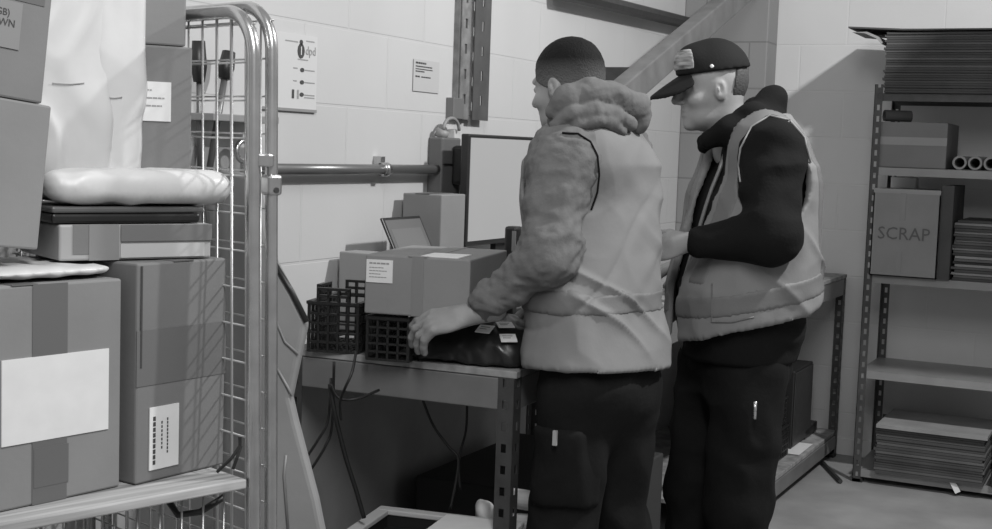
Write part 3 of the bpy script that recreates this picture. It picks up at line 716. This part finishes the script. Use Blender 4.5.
# scrap box
ez = .9462
e = tag(empty('scrap_box', (-1.118, 6.035, ez)), 'open cardboard box hand lettered SCRAP on the third shelf', 'box')
b = MB(); w, d, h, t_ = .285, .36, .385, .005
for lo, hi in (((0, 0, 0), (w, t_, h)), ((0, d-t_, 0), (w, d, h)), ((0, 0, 0), (t_, d, h)), ((w-t_, 0, 0), (w, d, h)), ((0, 0, 0), (w, d, t_))): b.box(lo, hi)
b.build('carton', CARD, e, 0)
MB().box((0, 0, 0), (w, .005, .02)).build('torn_flap', CARD3, e).location = (.0, -.001, h-.018)
B('tape_strip', (.11, -.0015, .02), (.135, .001, .11), TAPEL, e, 0); B('tape_strip', (.115, -.0015, .25), (.14, .001, .37), TAPEL, e, 0)
text('lettering', 'SCRAP', .078, mat('marker_ink', .10, .7), Matrix.Translation((.025, -.0018, .165)) @ FRONT @ Matrix.Scale(.98, 4, (1, 0, 0)), e)
b = MB().box((0, 0, 0), (.05, .36, .41)); o = b.build('side_flap', SHEET, e); o.location = (w+.002, .01, 0); o.data.transform(Matrix.Rotation(.0, 4, 'Z'))
o = B('white_carton', (-1.115, 6.42, ez), (-1.0, 6.50, ez+.435), PAPER, None, .003); tag(o, 'white carton standing behind the scrap box', 'carton')
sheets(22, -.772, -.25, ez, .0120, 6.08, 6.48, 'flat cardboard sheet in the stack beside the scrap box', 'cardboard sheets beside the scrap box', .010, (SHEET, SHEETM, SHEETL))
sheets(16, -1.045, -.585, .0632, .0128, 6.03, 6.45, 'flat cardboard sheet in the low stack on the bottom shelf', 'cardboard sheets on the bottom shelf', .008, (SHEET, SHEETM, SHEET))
o = MB().box((-1.045, 6.015, .2685), (-.575, 6.45, .284)).build('cardboard_sheet', SHEETL, None, 0); tag(o, 'pale cardboard sheet lying uppermost on the bottom shelf stack', 'cardboard sheet')
o = B('black_case', (-.555, 6.04, .0632), (-.3, 6.4, .13), BLACKP, None, .006); tag(o, 'black case on the bottom shelf at the right edge', 'case')
o = MB().box((-.03, -.012, -.002), (.03, .012, .002)).build('paper_strip', PAPER); o.location = (-.70, 6.045, .045); o.rotation_euler = (ang(80), ang(60), 0); tag(o, 'torn white paper strip hanging from the bottom shelf lip', 'paper')

# ================================================================== PEOPLE
def axes(px, phi, pitch=0, roll=0):
    """facing image-left, turned phi away from the viewer, nose pitched down; columns = forward, left, up"""
    a = YAW+math.atan2(px-496, FPX); v = Vector((math.sin(a), math.cos(a), 0)); l = Vector((-v.y, v.x, 0)); l = Vector((-math.cos(a), math.sin(a), 0))
    f = l*math.cos(phi)+v*math.sin(phi); up = Z.copy(); le = up.cross(f)
    f2 = f*math.cos(pitch)-up*math.sin(pitch); u2 = f*math.sin(pitch)+up*math.cos(pitch)
    if roll: le, u2 = le*math.cos(roll)+u2*math.sin(roll), u2*math.cos(roll)-le*math.sin(roll)
    return np.array([list(f2), list(le), list(u2)], np.float32).T
def head_fn(c, R, jaw=1.0, sc=.94):
    c = A3(c)
    def fn(p):
        q = (p-c)@R/sc
        d = ell(q, (-.008, 0, .028), (.100, .077, .098))
        d = smin(d, ell(q, (.035, 0, -.045), (.062, .058*jaw, .075)), .03)
        d = smin(d, ell(q, (.030, 0, -.085), (.058, .050*jaw, .030)), .025)
        d = smin(d, ell(q, (.078, 0, -.103), (.018, .022, .016)), .018)
        d = smin(d, cap(q, (.088, -.03, .026), (.088, .03, .026), .011, .011), .015)
        for s in (-1, 1):
            d = smax(d, -ell(q, (.098, .032*s, .006), (.016, .018, .012)), .012)
            d = smin(d, ell(q, (.082, .031*s, .005), (.012, .014, .010)), .004)
            d = smin(d, ell(q, (.062, .046*s, -.028), (.024, .014, .016)), .025)
        d = smin(d, cap(q, (.094, 0, .014), (.116, 0, -.026), .009, .013), .010)
        for s in (-1, 1): d = smin(d, ell(q, (.103, .011*s, -.033), (.010, .008, .008)), .006)
        d = smax(d, -ell(q, (.104, 0, -.064), (.012, .026, .0028)), .004)
        d = smin(d, ell(q, (.091, 0, -.057), (.010, .024, .006)), .006)
        d = smin(d, ell(q, (.090, 0, -.071), (.010, .021, .007)), .006)
        for s in (-1, 1):
            ce = A3((-.004, .074*s, -.006)); th = .25*s
            e = ell(q, ce, (.019, .011, .031)); e = smax(e, -ell(q, ce+A3((.003, .011*s, .003)), (.011, .008, .019)), .004); e = np.minimum(e, ell(q, ce+A3((.007, .004*s, .0)), (.005, .008, .010)))
            d = smin(d, e, .006)
        d = smin(d, cap(q, (-.028, 0, -.05), (-.055, 0, -.19), .060, .066), .03)
        return d*sc
    return fn
def hand_parts(w, X, Zb, thumb, curls, L=1.0, spread=.10):
    """wrist, finger direction, back-of-hand normal; thumb side sign; four curl triples index..little"""
    X = Vector(X).normalized(); Zb = (Vector(Zb)-X*Vector(Zb).dot(X)).normalized(); Y = Zb.cross(X)*thumb
    w = Vector(w); T = lambda x, y, z: w+X*x*L+Y*y*L+Zb*z*L
    seg = []
    for i, (y, ln, cu) in enumerate(zip((.030, .010, -.011, -.030), (.088, .097, .090, .070), curls)):
        p = T(.088-.004*abs(i-1), y, .002); a = 0; pts = [T(.02, y*.5, 0), p]; sp = spread*(1.2-i)
        for f, c_ in zip((.46, .30, .24), cu):
            a += c_; dr = (X*math.cos(a)-Zb*math.sin(a))+Y*sp*.8*math.cos(a); p = p+dr.normalized()*ln*f*L; pts.append(p)
        seg.append((pts, [.013, .0112, .0098, .0088, .0078]))
    th = ([T(.012, .024, -.006), T(.048, .050, -.014), T(.082, .062, -.022), T(.105, .060, -.034)], [.015, .0125, .011, .0085])
    def fn(p):
        R = np.array([list(X), list(Y), list(Zb)], np.float32).T; q = (p-A3(w))@R/L
        d = ell(q, (.05, 0, 0), (.056, .043, .0165))*L
        d = smin(d, cap(p, T(-.06, 0, 0), T(.02, 0, 0), .029, .026), .02)
        for pts, rs in seg:
            d = smin(d, chain(p, pts, [r*L for r in rs], .004), .007)
        return smin(d, chain(p, th[0], [r*L for r in th[1]], .005), .012)
    allp = [v for pts, _ in seg for v in pts]+list(th[0])+[T(-.07, 0, 0)]
    lo = np.min([list(v) for v in allp], 0)-.045; hi = np.max([list(v) for v in allp], 0)+.045
    return sdf(lo, hi, .0036, fn)
def bounds(pts, m): a = np.array([list(p) for p in pts]); return a.min(0)-m, a.max(0)+m
def head_part(c, R):
    c = Vector(c); return sdf(np.array(c)-.24, np.array(c)+.18, .0040, head_fn(c, R))

# ---------------------------------------------------------------- man in the grey hooded top
def man_hoodie():
    R = axes(597, ang(42)); f, l = Vector(R[:, 0]), Vector(R[:, 1])
    hip = P(597, 385, 3.36); g = Vector((hip.x, hip.y, 0))
    e = tag(empty('person', g), 'man in grey hooded top and hi-vis vest reaching over the bench', 'person')
    org = A3(g); toB = lambda p: (p-org)@R                       # body frame: forward, left, up
    def Bp(x, y, z): return g+f*x+l*y+Z*z
    hd = P(569, 87, 3.40); Rh = axes(568, ang(36), ang(10))
    shL, shR = P(563, 160, 3.28), P(622, 160, 3.58)
    elL, wrL = P(549, 255, 3.22), P(476, 311, 3.30)
    elR, wrR = P(590, 262, 3.66), P(545, 300, 3.62)
    nk = toB(A3(P(585, 128, 3.40)))
    sx = float(toB(A3((shL+shR)/2))[0]); sy = float(toB(A3((shL+shR)/2))[1])
    tab = [(.78, .0, 0, .110, .150), (.90, .0, 0, .112, .155), (1.05, sx*.3, sy*.3, .106, .151), (1.20, sx*.6+.008, sy*.6, .108, .158), (1.33, sx*.9+.006, sy*.9, .114, .174), (1.42, sx, sy, .108, .175), (1.48, sx+.01, sy, .085, .12), (1.54, sx+.03, sy, .06, .07)]
    def torso(p): return loft(toB(p), tab)
    def trunk(p):
        d = torso(p); return smin(d, cap(p, shL-l*.03, shR+l*.03, .075, .075), .05)
    legs = {}
    for s, k in ((1, 'L'), (-1, 'R')):
        legs[k] = [Bp(.0, .080*s-.008, .86), Bp(.02, .10*s-.018, .49), Bp(-.02, .115*s-.018, .09)]
    # body: one mesh
    def core(p):
        d = smin(torso(p)+.045, cap(p, Bp(0, 0, .86), Bp(0, 0, .95), .07, .07), .03)
        for k in 'LR':
            d = smin(d, chain(p, legs[k], [.06, .05, .04]), .03)
            h, kn, an = legs[k]; d = smin(d, cap(p, an, an+f*.12-Z*.05, .035, .03), .02)
        d = smin(d, chain(p, [shL, elL, wrL], [.05, .042, .028]), .03)
        d = smin(d, chain(p, [shR, elR, wrR], [.05, .042, .028]), .03)
        return smin(d, cap(p, Bp(sx, sy, 1.4), hd-Z*.10-f*.035, .062, .052), .03)
    lo, hi = bounds([g, hd, shL, shR, elL, wrL, elR, wrR], .16); hi[2] = hd.z
    parts = [sdf(lo, hi, .012, core), head_part(hd, Rh)]
    cu = [(.25, .50, .35), (.38, .55, .35), (.50, .55, .35), (.62, .5, .3)]
    xd = (P(426, 324, 3.32)-P(469, 315, 3.30)); parts.append(hand_parts(P(469, 315, 3.30), xd, Z*.80-FW*.55, -1, cu, 1.12))
    parts.append(hand_parts(wrR, P(500, 330, 3.64)-wrR, Z, 1, cu))
    mesh_of('body', parts, SKIN, e)
    # hair
    ch = A3(hd)
    def hairf(p):
        q = (p-ch)@Rh/.94; x, y, z = q[..., 0], q[..., 1], q[..., 2]
        infl = np.clip(.002+.07*(z+.3*x), .0015, .0075)
        d = ell(q, (-.009, 0, .029), (.100, .077, .098))-infl
        d = np.maximum(d, -.018-(z-.62*x)); d = np.maximum(d, -.05-z); return np.maximum(d, x-.080+.25*np.abs(y))
    hm = mat('cropped_dark_hair', .05, .75, bump=.8, scale=220); nt = hm.node_tree; ge = nt.nodes.new('ShaderNodeNewGeometry')
    sb = nt.nodes.new('ShaderNodeVectorMath'); sb.operation = 'SUBTRACT'; sb.inputs[1].default_value = hd
    dt = nt.nodes.new('ShaderNodeVectorMath'); dt.operation = 'DOT_PRODUCT'; dt.inputs[1].default_value = Rh[:, 2]*1.0+Rh[:, 0]*-.15
    mr = nt.nodes.new('ShaderNodeMapRange'); mr.inputs[1].default_value = -.01; mr.inputs[2].default_value = .07; mr.inputs[3].default_value = .15; mr.inputs[4].default_value = .010
    nt.links.new(ge.outputs['Position'], sb.inputs[0]); nt.links.new(sb.outputs[0], dt.inputs[0]); nt.links.new(dt.outputs['Value'], mr.inputs[0]); nt.links.new(mr.outputs[0], nt.nodes['Principled BSDF'].inputs['Base Color'])
    mesh_of('hair', [sdf(ch-.15, ch+.15, .0038, hairf)], hm, e, folds(.0008, 80, (1, 1, .6), 3))
    # hooded top
    def hood(p):
        N = lambda x, y, d: P(x, y, d)
        d = chain(p, [N(560, 122, 3.34), N(585, 112, 3.36), N(612, 108, 3.40), N(634, 114, 3.46), N(610, 116, 3.52), N(580, 124, 3.52), N(558, 132, 3.47)], [.030, .040, .042, .036, .040, .033, .028], .03)
        d = smin(d, chain(p, [N(557, 112, 3.29), N(568, 99, 3.27), N(590, 93, 3.28), N(614, 97, 3.32), N(634, 106, 3.38)], [.026, .032, .034, .034, .034], .02), .008)
        d = smin(d, cap(p, N(637, 106, 3.40), N(637, 121, 3.41), .034, .032), .010)
        d = smin(d, chain(p, [N(555, 126, 3.27), N(572, 114, 3.25), N(594, 110, 3.26), N(613, 114, 3.30), N(630, 124, 3.36)], [.016, .020, .020, .019, .016], .01), .005)
        d = smin(d, chain(p, [N(562, 133, 3.27), N(578, 124, 3.25), N(596, 121, 3.26), N(610, 123, 3.29), N(622, 131, 3.34)], [.013, .016, .017, .016, .012], .01), .005)
        return d
    def arm(p, s, el, wr): return chain(p, [s, el, wr+(el-wr).normalized()*.045], [.078, .062, .036], .04)
    def top(p):
        d = smin(trunk(p)-.004, arm(p, shL, elL, wrL), .05); d = smin(d, arm(p, shR, elR, wrR), .05)
        d = smin(d, cap(p, wrL+(elL-wrL)*.13, wrL+(elL-wrL)*.24, .035, .040), .01)
        return np.maximum(d, .97-p[..., 2])
    lo, hi = bounds([shL, shR, elL, wrL, elR, wrR, Bp(0, 0, .86), P(600, 95, 3.4), P(640, 110, 3.4)], .13)
    def fo(V): 
        return folds(.010, 9, (1, 1, 1.4), 31)(V)+folds(.0055, 24, (1, 1, 1.5), 33)(V)+folds(.002, 60, (1, 1, 1), 35)(V)
    ht = mesh_of('hooded_top', [sdf(lo, hi, .0066, top)], HOODIE, e, fo)
    hl, hh_ = bounds([P(548, 80, 3.25), P(655, 140, 3.25), P(548, 80, 3.6), P(655, 140, 3.6)], .03)
    mesh_of('hood', [sdf(hl, hh_, .0052, hood)], HOODIE, e, lambda V: folds(.004, 14, (1, 1, 1.4), 31)(V)+folds(.002, 50, (1, 1, 1), 35)(V))
    # vest
    inf = .024
    def vout(p):
        q = toB(p); z = q[..., 2]; fl = np.interp(z, [.85, 1.0, 1.25], [.016, .010, 0])
        d = smin(loft(q, tab), cap(p, shL-l*.075, shR+l*.075, .078, .078), .05)-inf-fl
        return d
    def cut(p):
        q = toB(p); z = q[..., 2]
        a = np.minimum(cap(p, shL+l*.03-Z*.055, shL+l*.3-Z*.055, .092, .13), cap(p, shL+l*.02-Z*.005, shL+l*.3+Z*.05, .085, .13))
        b = np.minimum(cap(p, shR-l*.03-Z*.055, shR-l*.3-Z*.055, .105, .13), cap(p, shR-l*.02, shR-l*.3+Z*.05, .085, .13))
        n = np.minimum(cap(p, Bp(sx+.02, sy, 1.50), Bp(sx+.02, sy, 1.7), .085, .12), cap(p, Bp(sx+.2, sy, 1.30), Bp(sx+.1, sy, 1.6), .03, .12))
        return np.minimum(np.minimum(a, b), n)
    hem = .915
    def vest(p):
        d = vout(p); z = p[..., 2]; sh = np.maximum(d, -(d+.013))
        return np.maximum(np.maximum(sh, -cut(p)), np.maximum(hem+.010*np.sin(p[..., 0]*9)-z, z-1.56))
    lo, hi = bounds([shL, shR, Bp(.2, .24, .84), Bp(-.2, -.24, .84), Bp(.2, -.24, 1.5), Bp(-.2, .24, 1.5)], .10); lo[2] = .86
    fv = lambda V: folds(.006, 7, (1, 1, .7), 41)(V)+folds(.0035, 11, (1.4, .7, .8), 43, True)(V)+creases(.012, 45, .93, 1.30, .8)(V)-creases(.010, 55, .93, 1.42, -.9)(V)*.6
    vv = mesh_of('hi_vis_vest', [sdf(lo, hi, .0058, vest)], VEST, e, fv)
    def band(z0, z1, slope=0):
        def fn(p):
            d = vout(p)-.0025; z = p[..., 2]
            return np.maximum(np.maximum(np.maximum(d, -(d+.014)), -cut(p)+.002), np.maximum(z0-z, z-z1))
        l2, h2 = lo.copy(), hi.copy(); l2[2] = z0-.02; h2[2] = z1+.02
        return sdf(l2, h2, .005, fn)
    o = mesh_of('reflective_band', [band(1.055, 1.105)], BANDM, e, fv); o.parent = vv; o.matrix_parent_inverse = Matrix.Identity(4)
    vv_fix(vv, o, e)
    on_surface([vv, ht], [(562, 133), (578, 134), (590, 142), (597, 156), (599, 175), (597, 192), (591, 210)], .0026, 'armhole_piping', BLACKC, vv)
    # trousers
    def tro(p):
        d = ell(p, Bp(0, 0, .86), (.122, .158, .13), np.array(R))
        for k in 'LR': d = smin(d, chain(p, legs[k], [.098, .080, .072]), .04)
        return np.maximum(d, p[..., 2]-.93)
    lo, hi = bounds([Bp(.2, .28, .05), Bp(-.2, -.28, .05), Bp(-.2, .28, .95), Bp(.2, -.28, .95)], .04)
    tt = mesh_of('trousers', [sdf(lo, hi, .009, tro)], TROUS, e, folds(.014, 8, (1, 1, .9), 51))
    # cargo pocket on the left thigh with a small pale tag
    def pocket(p):
        q = toB(p); return np.maximum(np.maximum(tro(p)-.013, -(tro(p)+.012)), np.maximum(np.maximum(np.abs(q[..., 0]+.015)-.062, np.abs(q[..., 2]-.675)-.095), .06-q[..., 1]))
    o = mesh_of('cargo_pocket', [sdf(lo, hi, .0075, pocket)], TROUS, e, folds(.014, 8, (1, 1, .9), 51)); vv_fix(tt, o, e)
    tg = P(555, 438, 3.205)
    o = MB().box((-.005, -.004, -.018), (.005, .004, .018), Matrix.Translation(tg)).build('pocket_tag', mat('tag_grey', .35, .6), e); o.matrix_parent_inverse = Matrix.Translation(e.location).inverted()
    shoes(e, legs, f, l, R)
def vv_fix(parent, o, root):
    o.parent = parent; o.matrix_parent_inverse = (Matrix.Translation(root.location) @ parent.matrix_parent_inverse).inverted() if False else Matrix.Identity(4)
    o.matrix_basis = Matrix.Identity(4)
def shoes(e, legs, f, l, R):
    for k in 'LR':
        an = legs[k][2]; c = Vector((an.x, an.y, 0))+f*.06
        def fn(p, c=c):
            d = ell(p, c+Z*.045, (.145, .052, .05), R); d = smin(d, cap(p, c-f*.06+Z*.06, c-f*.06+Z*.13, .05, .052), .03)
            return np.maximum(d, .004-p[..., 2])
        mesh_of('shoe', [sdf(np.array(c)-.19, np.array(c)+.19, .008, fn)], SHOE, e)
man_hoodie()

# ---------------------------------------------------------------- man in the black cap
def man_cap():
    D = 3.82; R = axes(740, ang(-20)); f, l = Vector(R[:, 0]), Vector(R[:, 1])
    hip = P(742, 345, D); g = Vector((hip.x, hip.y, 0))
    e = tag(empty('person', g), 'man in a black cap and pale hi-vis vest standing sideways looking down', 'person')
    org = A3(g); toB = lambda p: (p-org)@R
    def Bp(x, y, z): return g+f*x+l*y+Z*z
    hd = P(712, 89, D-.02); Rh = axes(712, ang(-16), ang(7))
    shL, shR = P(772, 151, D-.19), P(745, 146, D+.20)
    elL, wrL = P(770, 238, D-.27), P(684, 243, D-.20)
    elR, wrR = P(735, 262, D+.24), P(688, 262, D+.12)
    sx = float(toB(A3((shL+shR)/2))[0]); sy = float(toB(A3((shL+shR)/2))[1])
    tab = [(.885, .015, 0, .150, .180), (.95, .012, 0, .168, .190), (1.08, .012, 0, .168, .190), (1.22, sx*.5+.010, sy*.5, .152, .200), (1.34, sx*.9+.005, sy, .140, .205), (1.43, sx, sy, .115, .195), (1.50, sx+.01, sy, .09, .13), (1.56, sx+.03, sy, .065, .08)]
    def torso(p): return loft(toB(p), tab)
    legs = {'L': [Bp(.01, .08, .84), Bp(.025, .105, .47), Bp(-.01, .115, .09)], 'R': [Bp(.04, -.09, .84), Bp(.085, -.11, .47), Bp(.05, -.12, .09)]}
    def core(p):
        d = smin(torso(p)+.05, cap(p, Bp(0, 0, .86), Bp(0, 0, .95), .07, .07), .03)
        for k in 'LR':
            d = smin(d, chain(p, legs[k], [.06, .05, .04]), .03); an = legs[k][2]; d = smin(d, cap(p, an, an+f*.12-Z*.05, .035, .03), .02)
        d = smin(d, chain(p, [shL, elL, wrL], [.05, .042, .028]), .03); d = smin(d, chain(p, [shR, elR, wrR], [.05, .042, .028]), .03)
        return smin(d, cap(p, Bp(sx, sy, 1.42), hd-Z*.10-f*.035, .062, .052), .03)
    lo, hi = bounds([g, hd, shL, shR, elL, wrL, elR, wrR], .18); hi[2] = hd.z
    parts = [sdf(lo, hi, .012, core), head_part(hd, Rh)]
    cu = [(.35, .7, .5), (.45, .8, .5), (.55, .85, .5), (.65, .8, .5)]
    parts.append(hand_parts(wrL-f*.0, P(655, 249, D-.16)-wrL, -FW*.8+Z*.5, -1, cu))
    parts.append(hand_parts(wrR, P(650, 275, D+.1)-wrR, Z, 1, cu))
    mesh_of('body', parts, SKIN2, e)
    ch = A3(hd)
    def hairf(p):
        q = (p-ch)@Rh; d = ell(q, (-.009, 0, .027), (.099, .077, .097)); d = np.maximum(d, q[..., 0]+.045+.25*q[..., 2]); return np.maximum(np.maximum(d, -.062-q[..., 2]), q[..., 2]-.06)
    mesh_of('hair', [sdf(ch-.17, ch+.17, .0045, hairf)], mat('brown_hair', .05, .7, bump=.8, scale=150), e)
    def crown(p):
        q = (p-ch)@Rh; d = ell(q, (-.009, 0, .040), (.107, .084, .104)); d = smin(d, ell(q, (.055, 0, .085), (.042, .055, .040)), .03)
        return np.maximum(d, .048-.04*q[..., 0]-q[..., 2])
    cp = mesh_of('cap', [sdf(ch-.2, ch+.2, .0048, crown)], mat('cap_black', .014, .8, bump=.2, scale=150), e, None, 3)
    def brim(p):
        q = (p-ch)@Rh; x, y, z = q[..., 0], q[..., 1], q[..., 2]; zc = .046-.55*(x-.08)-5.0*y*y-1.0*np.maximum(x-.12, 0)**2
        k = ((x-.085)/.095)**2+(y/.082)**2
        return np.maximum(np.maximum(np.abs(z-zc)-.0060, (np.sqrt(k)-1)*.08), .07-x)
    o = mesh_of('cap_brim', [sdf(A3(hd+f*.10)-.13, A3(hd+f*.10)+.13, .0030, brim)], mat('brim_black', .012, .75), e, None, 5); vv_fix(cp, o, e)
    Rm = Matrix(((Rh[0, 0], Rh[0, 1], Rh[0, 2], hd.x), (Rh[1, 0], Rh[1, 1], Rh[1, 2], hd.y), (Rh[2, 0], Rh[2, 1], Rh[2, 2], hd.z), (0, 0, 0, 1)))
    def capbit(nm, fnq, m):
        def fn(p):
            q = (p-ch)@Rh; d = crown(p)-.0025; return np.maximum(np.maximum(d, -(d+.008)), fnq(q))
        o = mesh_of(nm, [sdf(ch-.15, ch+.19, .0034, fn)], m, e); vv_fix(cp, o, e)
    bx = lambda q, y0, y1, z0, z1: np.maximum(np.maximum(y0-q[..., 1], q[..., 1]-y1), np.maximum(np.maximum(z0-q[..., 2], q[..., 2]-z1), .064-q[..., 0]))
    capbit('patch', lambda q: bx(q, -.065, .065, .060, .116), mat('patch_grey', .24, .7, var=.75, vscale=70, stretch=(.3, .3, 1.6)))
    capbit('emblem', lambda q: np.sqrt((q[..., 0]-.018)**2+(q[..., 2]-.062)**2)-.006+(q[..., 1] < 0)*.1, PAPER)
    # black jacket with hood
    def hood(p):
        d = chain(p, [P(708, 140, D-.08), P(728, 131, D-.11), P(752, 118, D-.08), P(764, 112, D), P(758, 114, D+.08), P(730, 130, D+.1), P(704, 143, D+.02)], [.024, .030, .038, .040, .038, .03, .024], .03)
        d = smin(d, cap(p, P(775, 96, D), P(768, 124, D), .020, .046), .03)
        d = smin(d, chain(p, [P(764, 122, D-.05), P(773, 99, D), P(768, 122, D+.05)], [.043, .024, .043], .03), .03)
        return d
    def arm(p, s, el, wr): return chain(p, [s, el, wr], [.086, .072, .046], .045)
    def top(p):
        d = smin(torso(p)-.004, cap(p, shL-l*.04, shR+l*.04, .085, .085), .05)
        d = smin(d, arm(p, shL, elL, wrL+(elL-wrL).normalized()*.05), .04); d = smin(d, arm(p, shR, elR, wrR), .04)
        return smin(d, hood(p), .03)
    lo, hi = bounds([shL, shR, elL, wrL, elR, wrR, Bp(0, 0, .84), P(775, 100, D)], .15)
    jk = mesh_of('black_jacket', [sdf(lo, hi, .0068, top)], BLACKC, e, folds(.009, 10, (1, 1, 1.3), 61))
    zp = [Bp(float(np.interp(z, [r_[0] for r_ in tab], [r_[1]+r_[3] for r_ in tab]))+.006, .0, z) for z in np.linspace(.9, 1.46, 12)]
    o = MB().tube(zp, .006, 6).build('zip', mat('zip_grey', .2, .4, .3), e, smooth=True); o.matrix_parent_inverse = Matrix.Translation(e.location).inverted()
    inf = .030
    def vout(p):
        q = toB(p); z = q[..., 2]; bk = np.clip(-q[..., 0]/.15, 0, 1); fl = np.interp(z, [.84, 1.0, 1.3], [.030, .015, 0])*(.35+.75*bk)
        d = smin(loft(q, tab), cap(p, shL-l*.085, shR+l*.085, .082, .082), .05)-inf
        return d-fl
    def cut(p):
        q = toB(p); z = q[..., 2]
        a = np.minimum(cap(p, shL+l*.055-Z*.085, shL+l*.35-Z*.085, .108, .15), cap(p, shL+l*.075-Z*.02, shL+l*.3+Z*.02, .085, .14))
        b = np.minimum(cap(p, shR-l*.03-Z*.085, shR-l*.35-Z*.085, .118, .15), cap(p, shR-l*.035, shR-l*.3+Z*.04, .095, .14))
        n = cap(p, Bp(sx+.015, sy, 1.52), Bp(sx+.015, sy, 1.75), .095, .13)
        op = np.maximum(np.abs(q[..., 1]-.01)-np.interp(z, [.85, 1.2, 1.5], [.045, .055, .085]), -q[..., 0])
        return np.minimum(np.minimum(np.minimum(a, b), n), op)
    def vest(p):
        d = vout(p); q = toB(p); z = q[..., 2]; sh = np.maximum(d, -(d+.013)); hem = 1.005-q[..., 0]*.36+.012*np.sin(q[..., 0]*14)
        return np.maximum(np.maximum(sh, -cut(p)), np.maximum(hem-z, z-1.57))
    lo, hi = bounds([shL, shR, Bp(.22, .26, .84), Bp(-.24, -.26, .84), Bp(.22, -.26, 1.5), Bp(-.24, .26, 1.5)], .09)
    fv = lambda V: folds(.006, 7, (1, 1, .7), 71)(V)+folds(.003, 11, (1.4, .7, .8), 73)(V)+creases(.010, 75, .96, 1.30, .8)(V)
    vv = mesh_of('hi_vis_vest', [sdf(lo, hi, .0058, vest)], VEST, e, fv)
    def strip(fnq):
        def fn(p):
            d = vout(p)-.0025; return np.maximum(np.maximum(np.maximum(d, -(d+.014)), -cut(p)+.002), fnq(toB(p)))
        return sdf(lo, hi, .0048, fn)
    o = mesh_of('reflective_band', [strip(lambda q: np.abs(q[..., 2]-(1.075-q[..., 0]*.22))-.027)], BANDM, e, fv); vv_fix(vv, o, e)
    o = mesh_of('shoulder_band', [strip(lambda q: np.maximum(np.abs(np.abs(q[..., 1])-.125)-.025, 1.10-q[..., 2]))], BANDM, e, fv); vv_fix(vv, o, e)
    on_surface([vv, jk], [(741, 182), (739, 165), (741, 148), (752, 127), (770, 116), (790, 121), (804, 138), (810, 163)], .0028, 'armhole_edge', mat('pale_edging', .27, .7), vv)
    on_surface(vv, [(712, 284), (712, 322), (732, 322), (754, 317)], .0022, 'pocket_edge', BANDM, vv)
    def tro(p):
        d = ell(p, Bp(.015, 0, .87), (.132, .168, .14), np.array(R))
        for k in 'LR': d = smin(d, chain(p, legs[k], [.108, .086, .076]), .04)
        return np.maximum(d, p[..., 2]-.95)
    lo, hi = bounds([Bp(.25, .28, .05), Bp(-.25, -.28, .05), Bp(-.25, .28, .95), Bp(.25, -.28, .95)], .04)
    mesh_of('trousers', [sdf(lo, hi, .009, tro)], TROUS2, e, folds(.014, 8, (1, 1, .9), 81))
    a = P(755, 408, D-.235)
    o = MB().tube([a-Z*.03, a+Z*.018], .005, 8).build('pen', STEEL, e, smooth=True); o.matrix_parent_inverse = Matrix.Translation(e.location).inverted()
    shoes(e, legs, f, l, R)
man_cap()
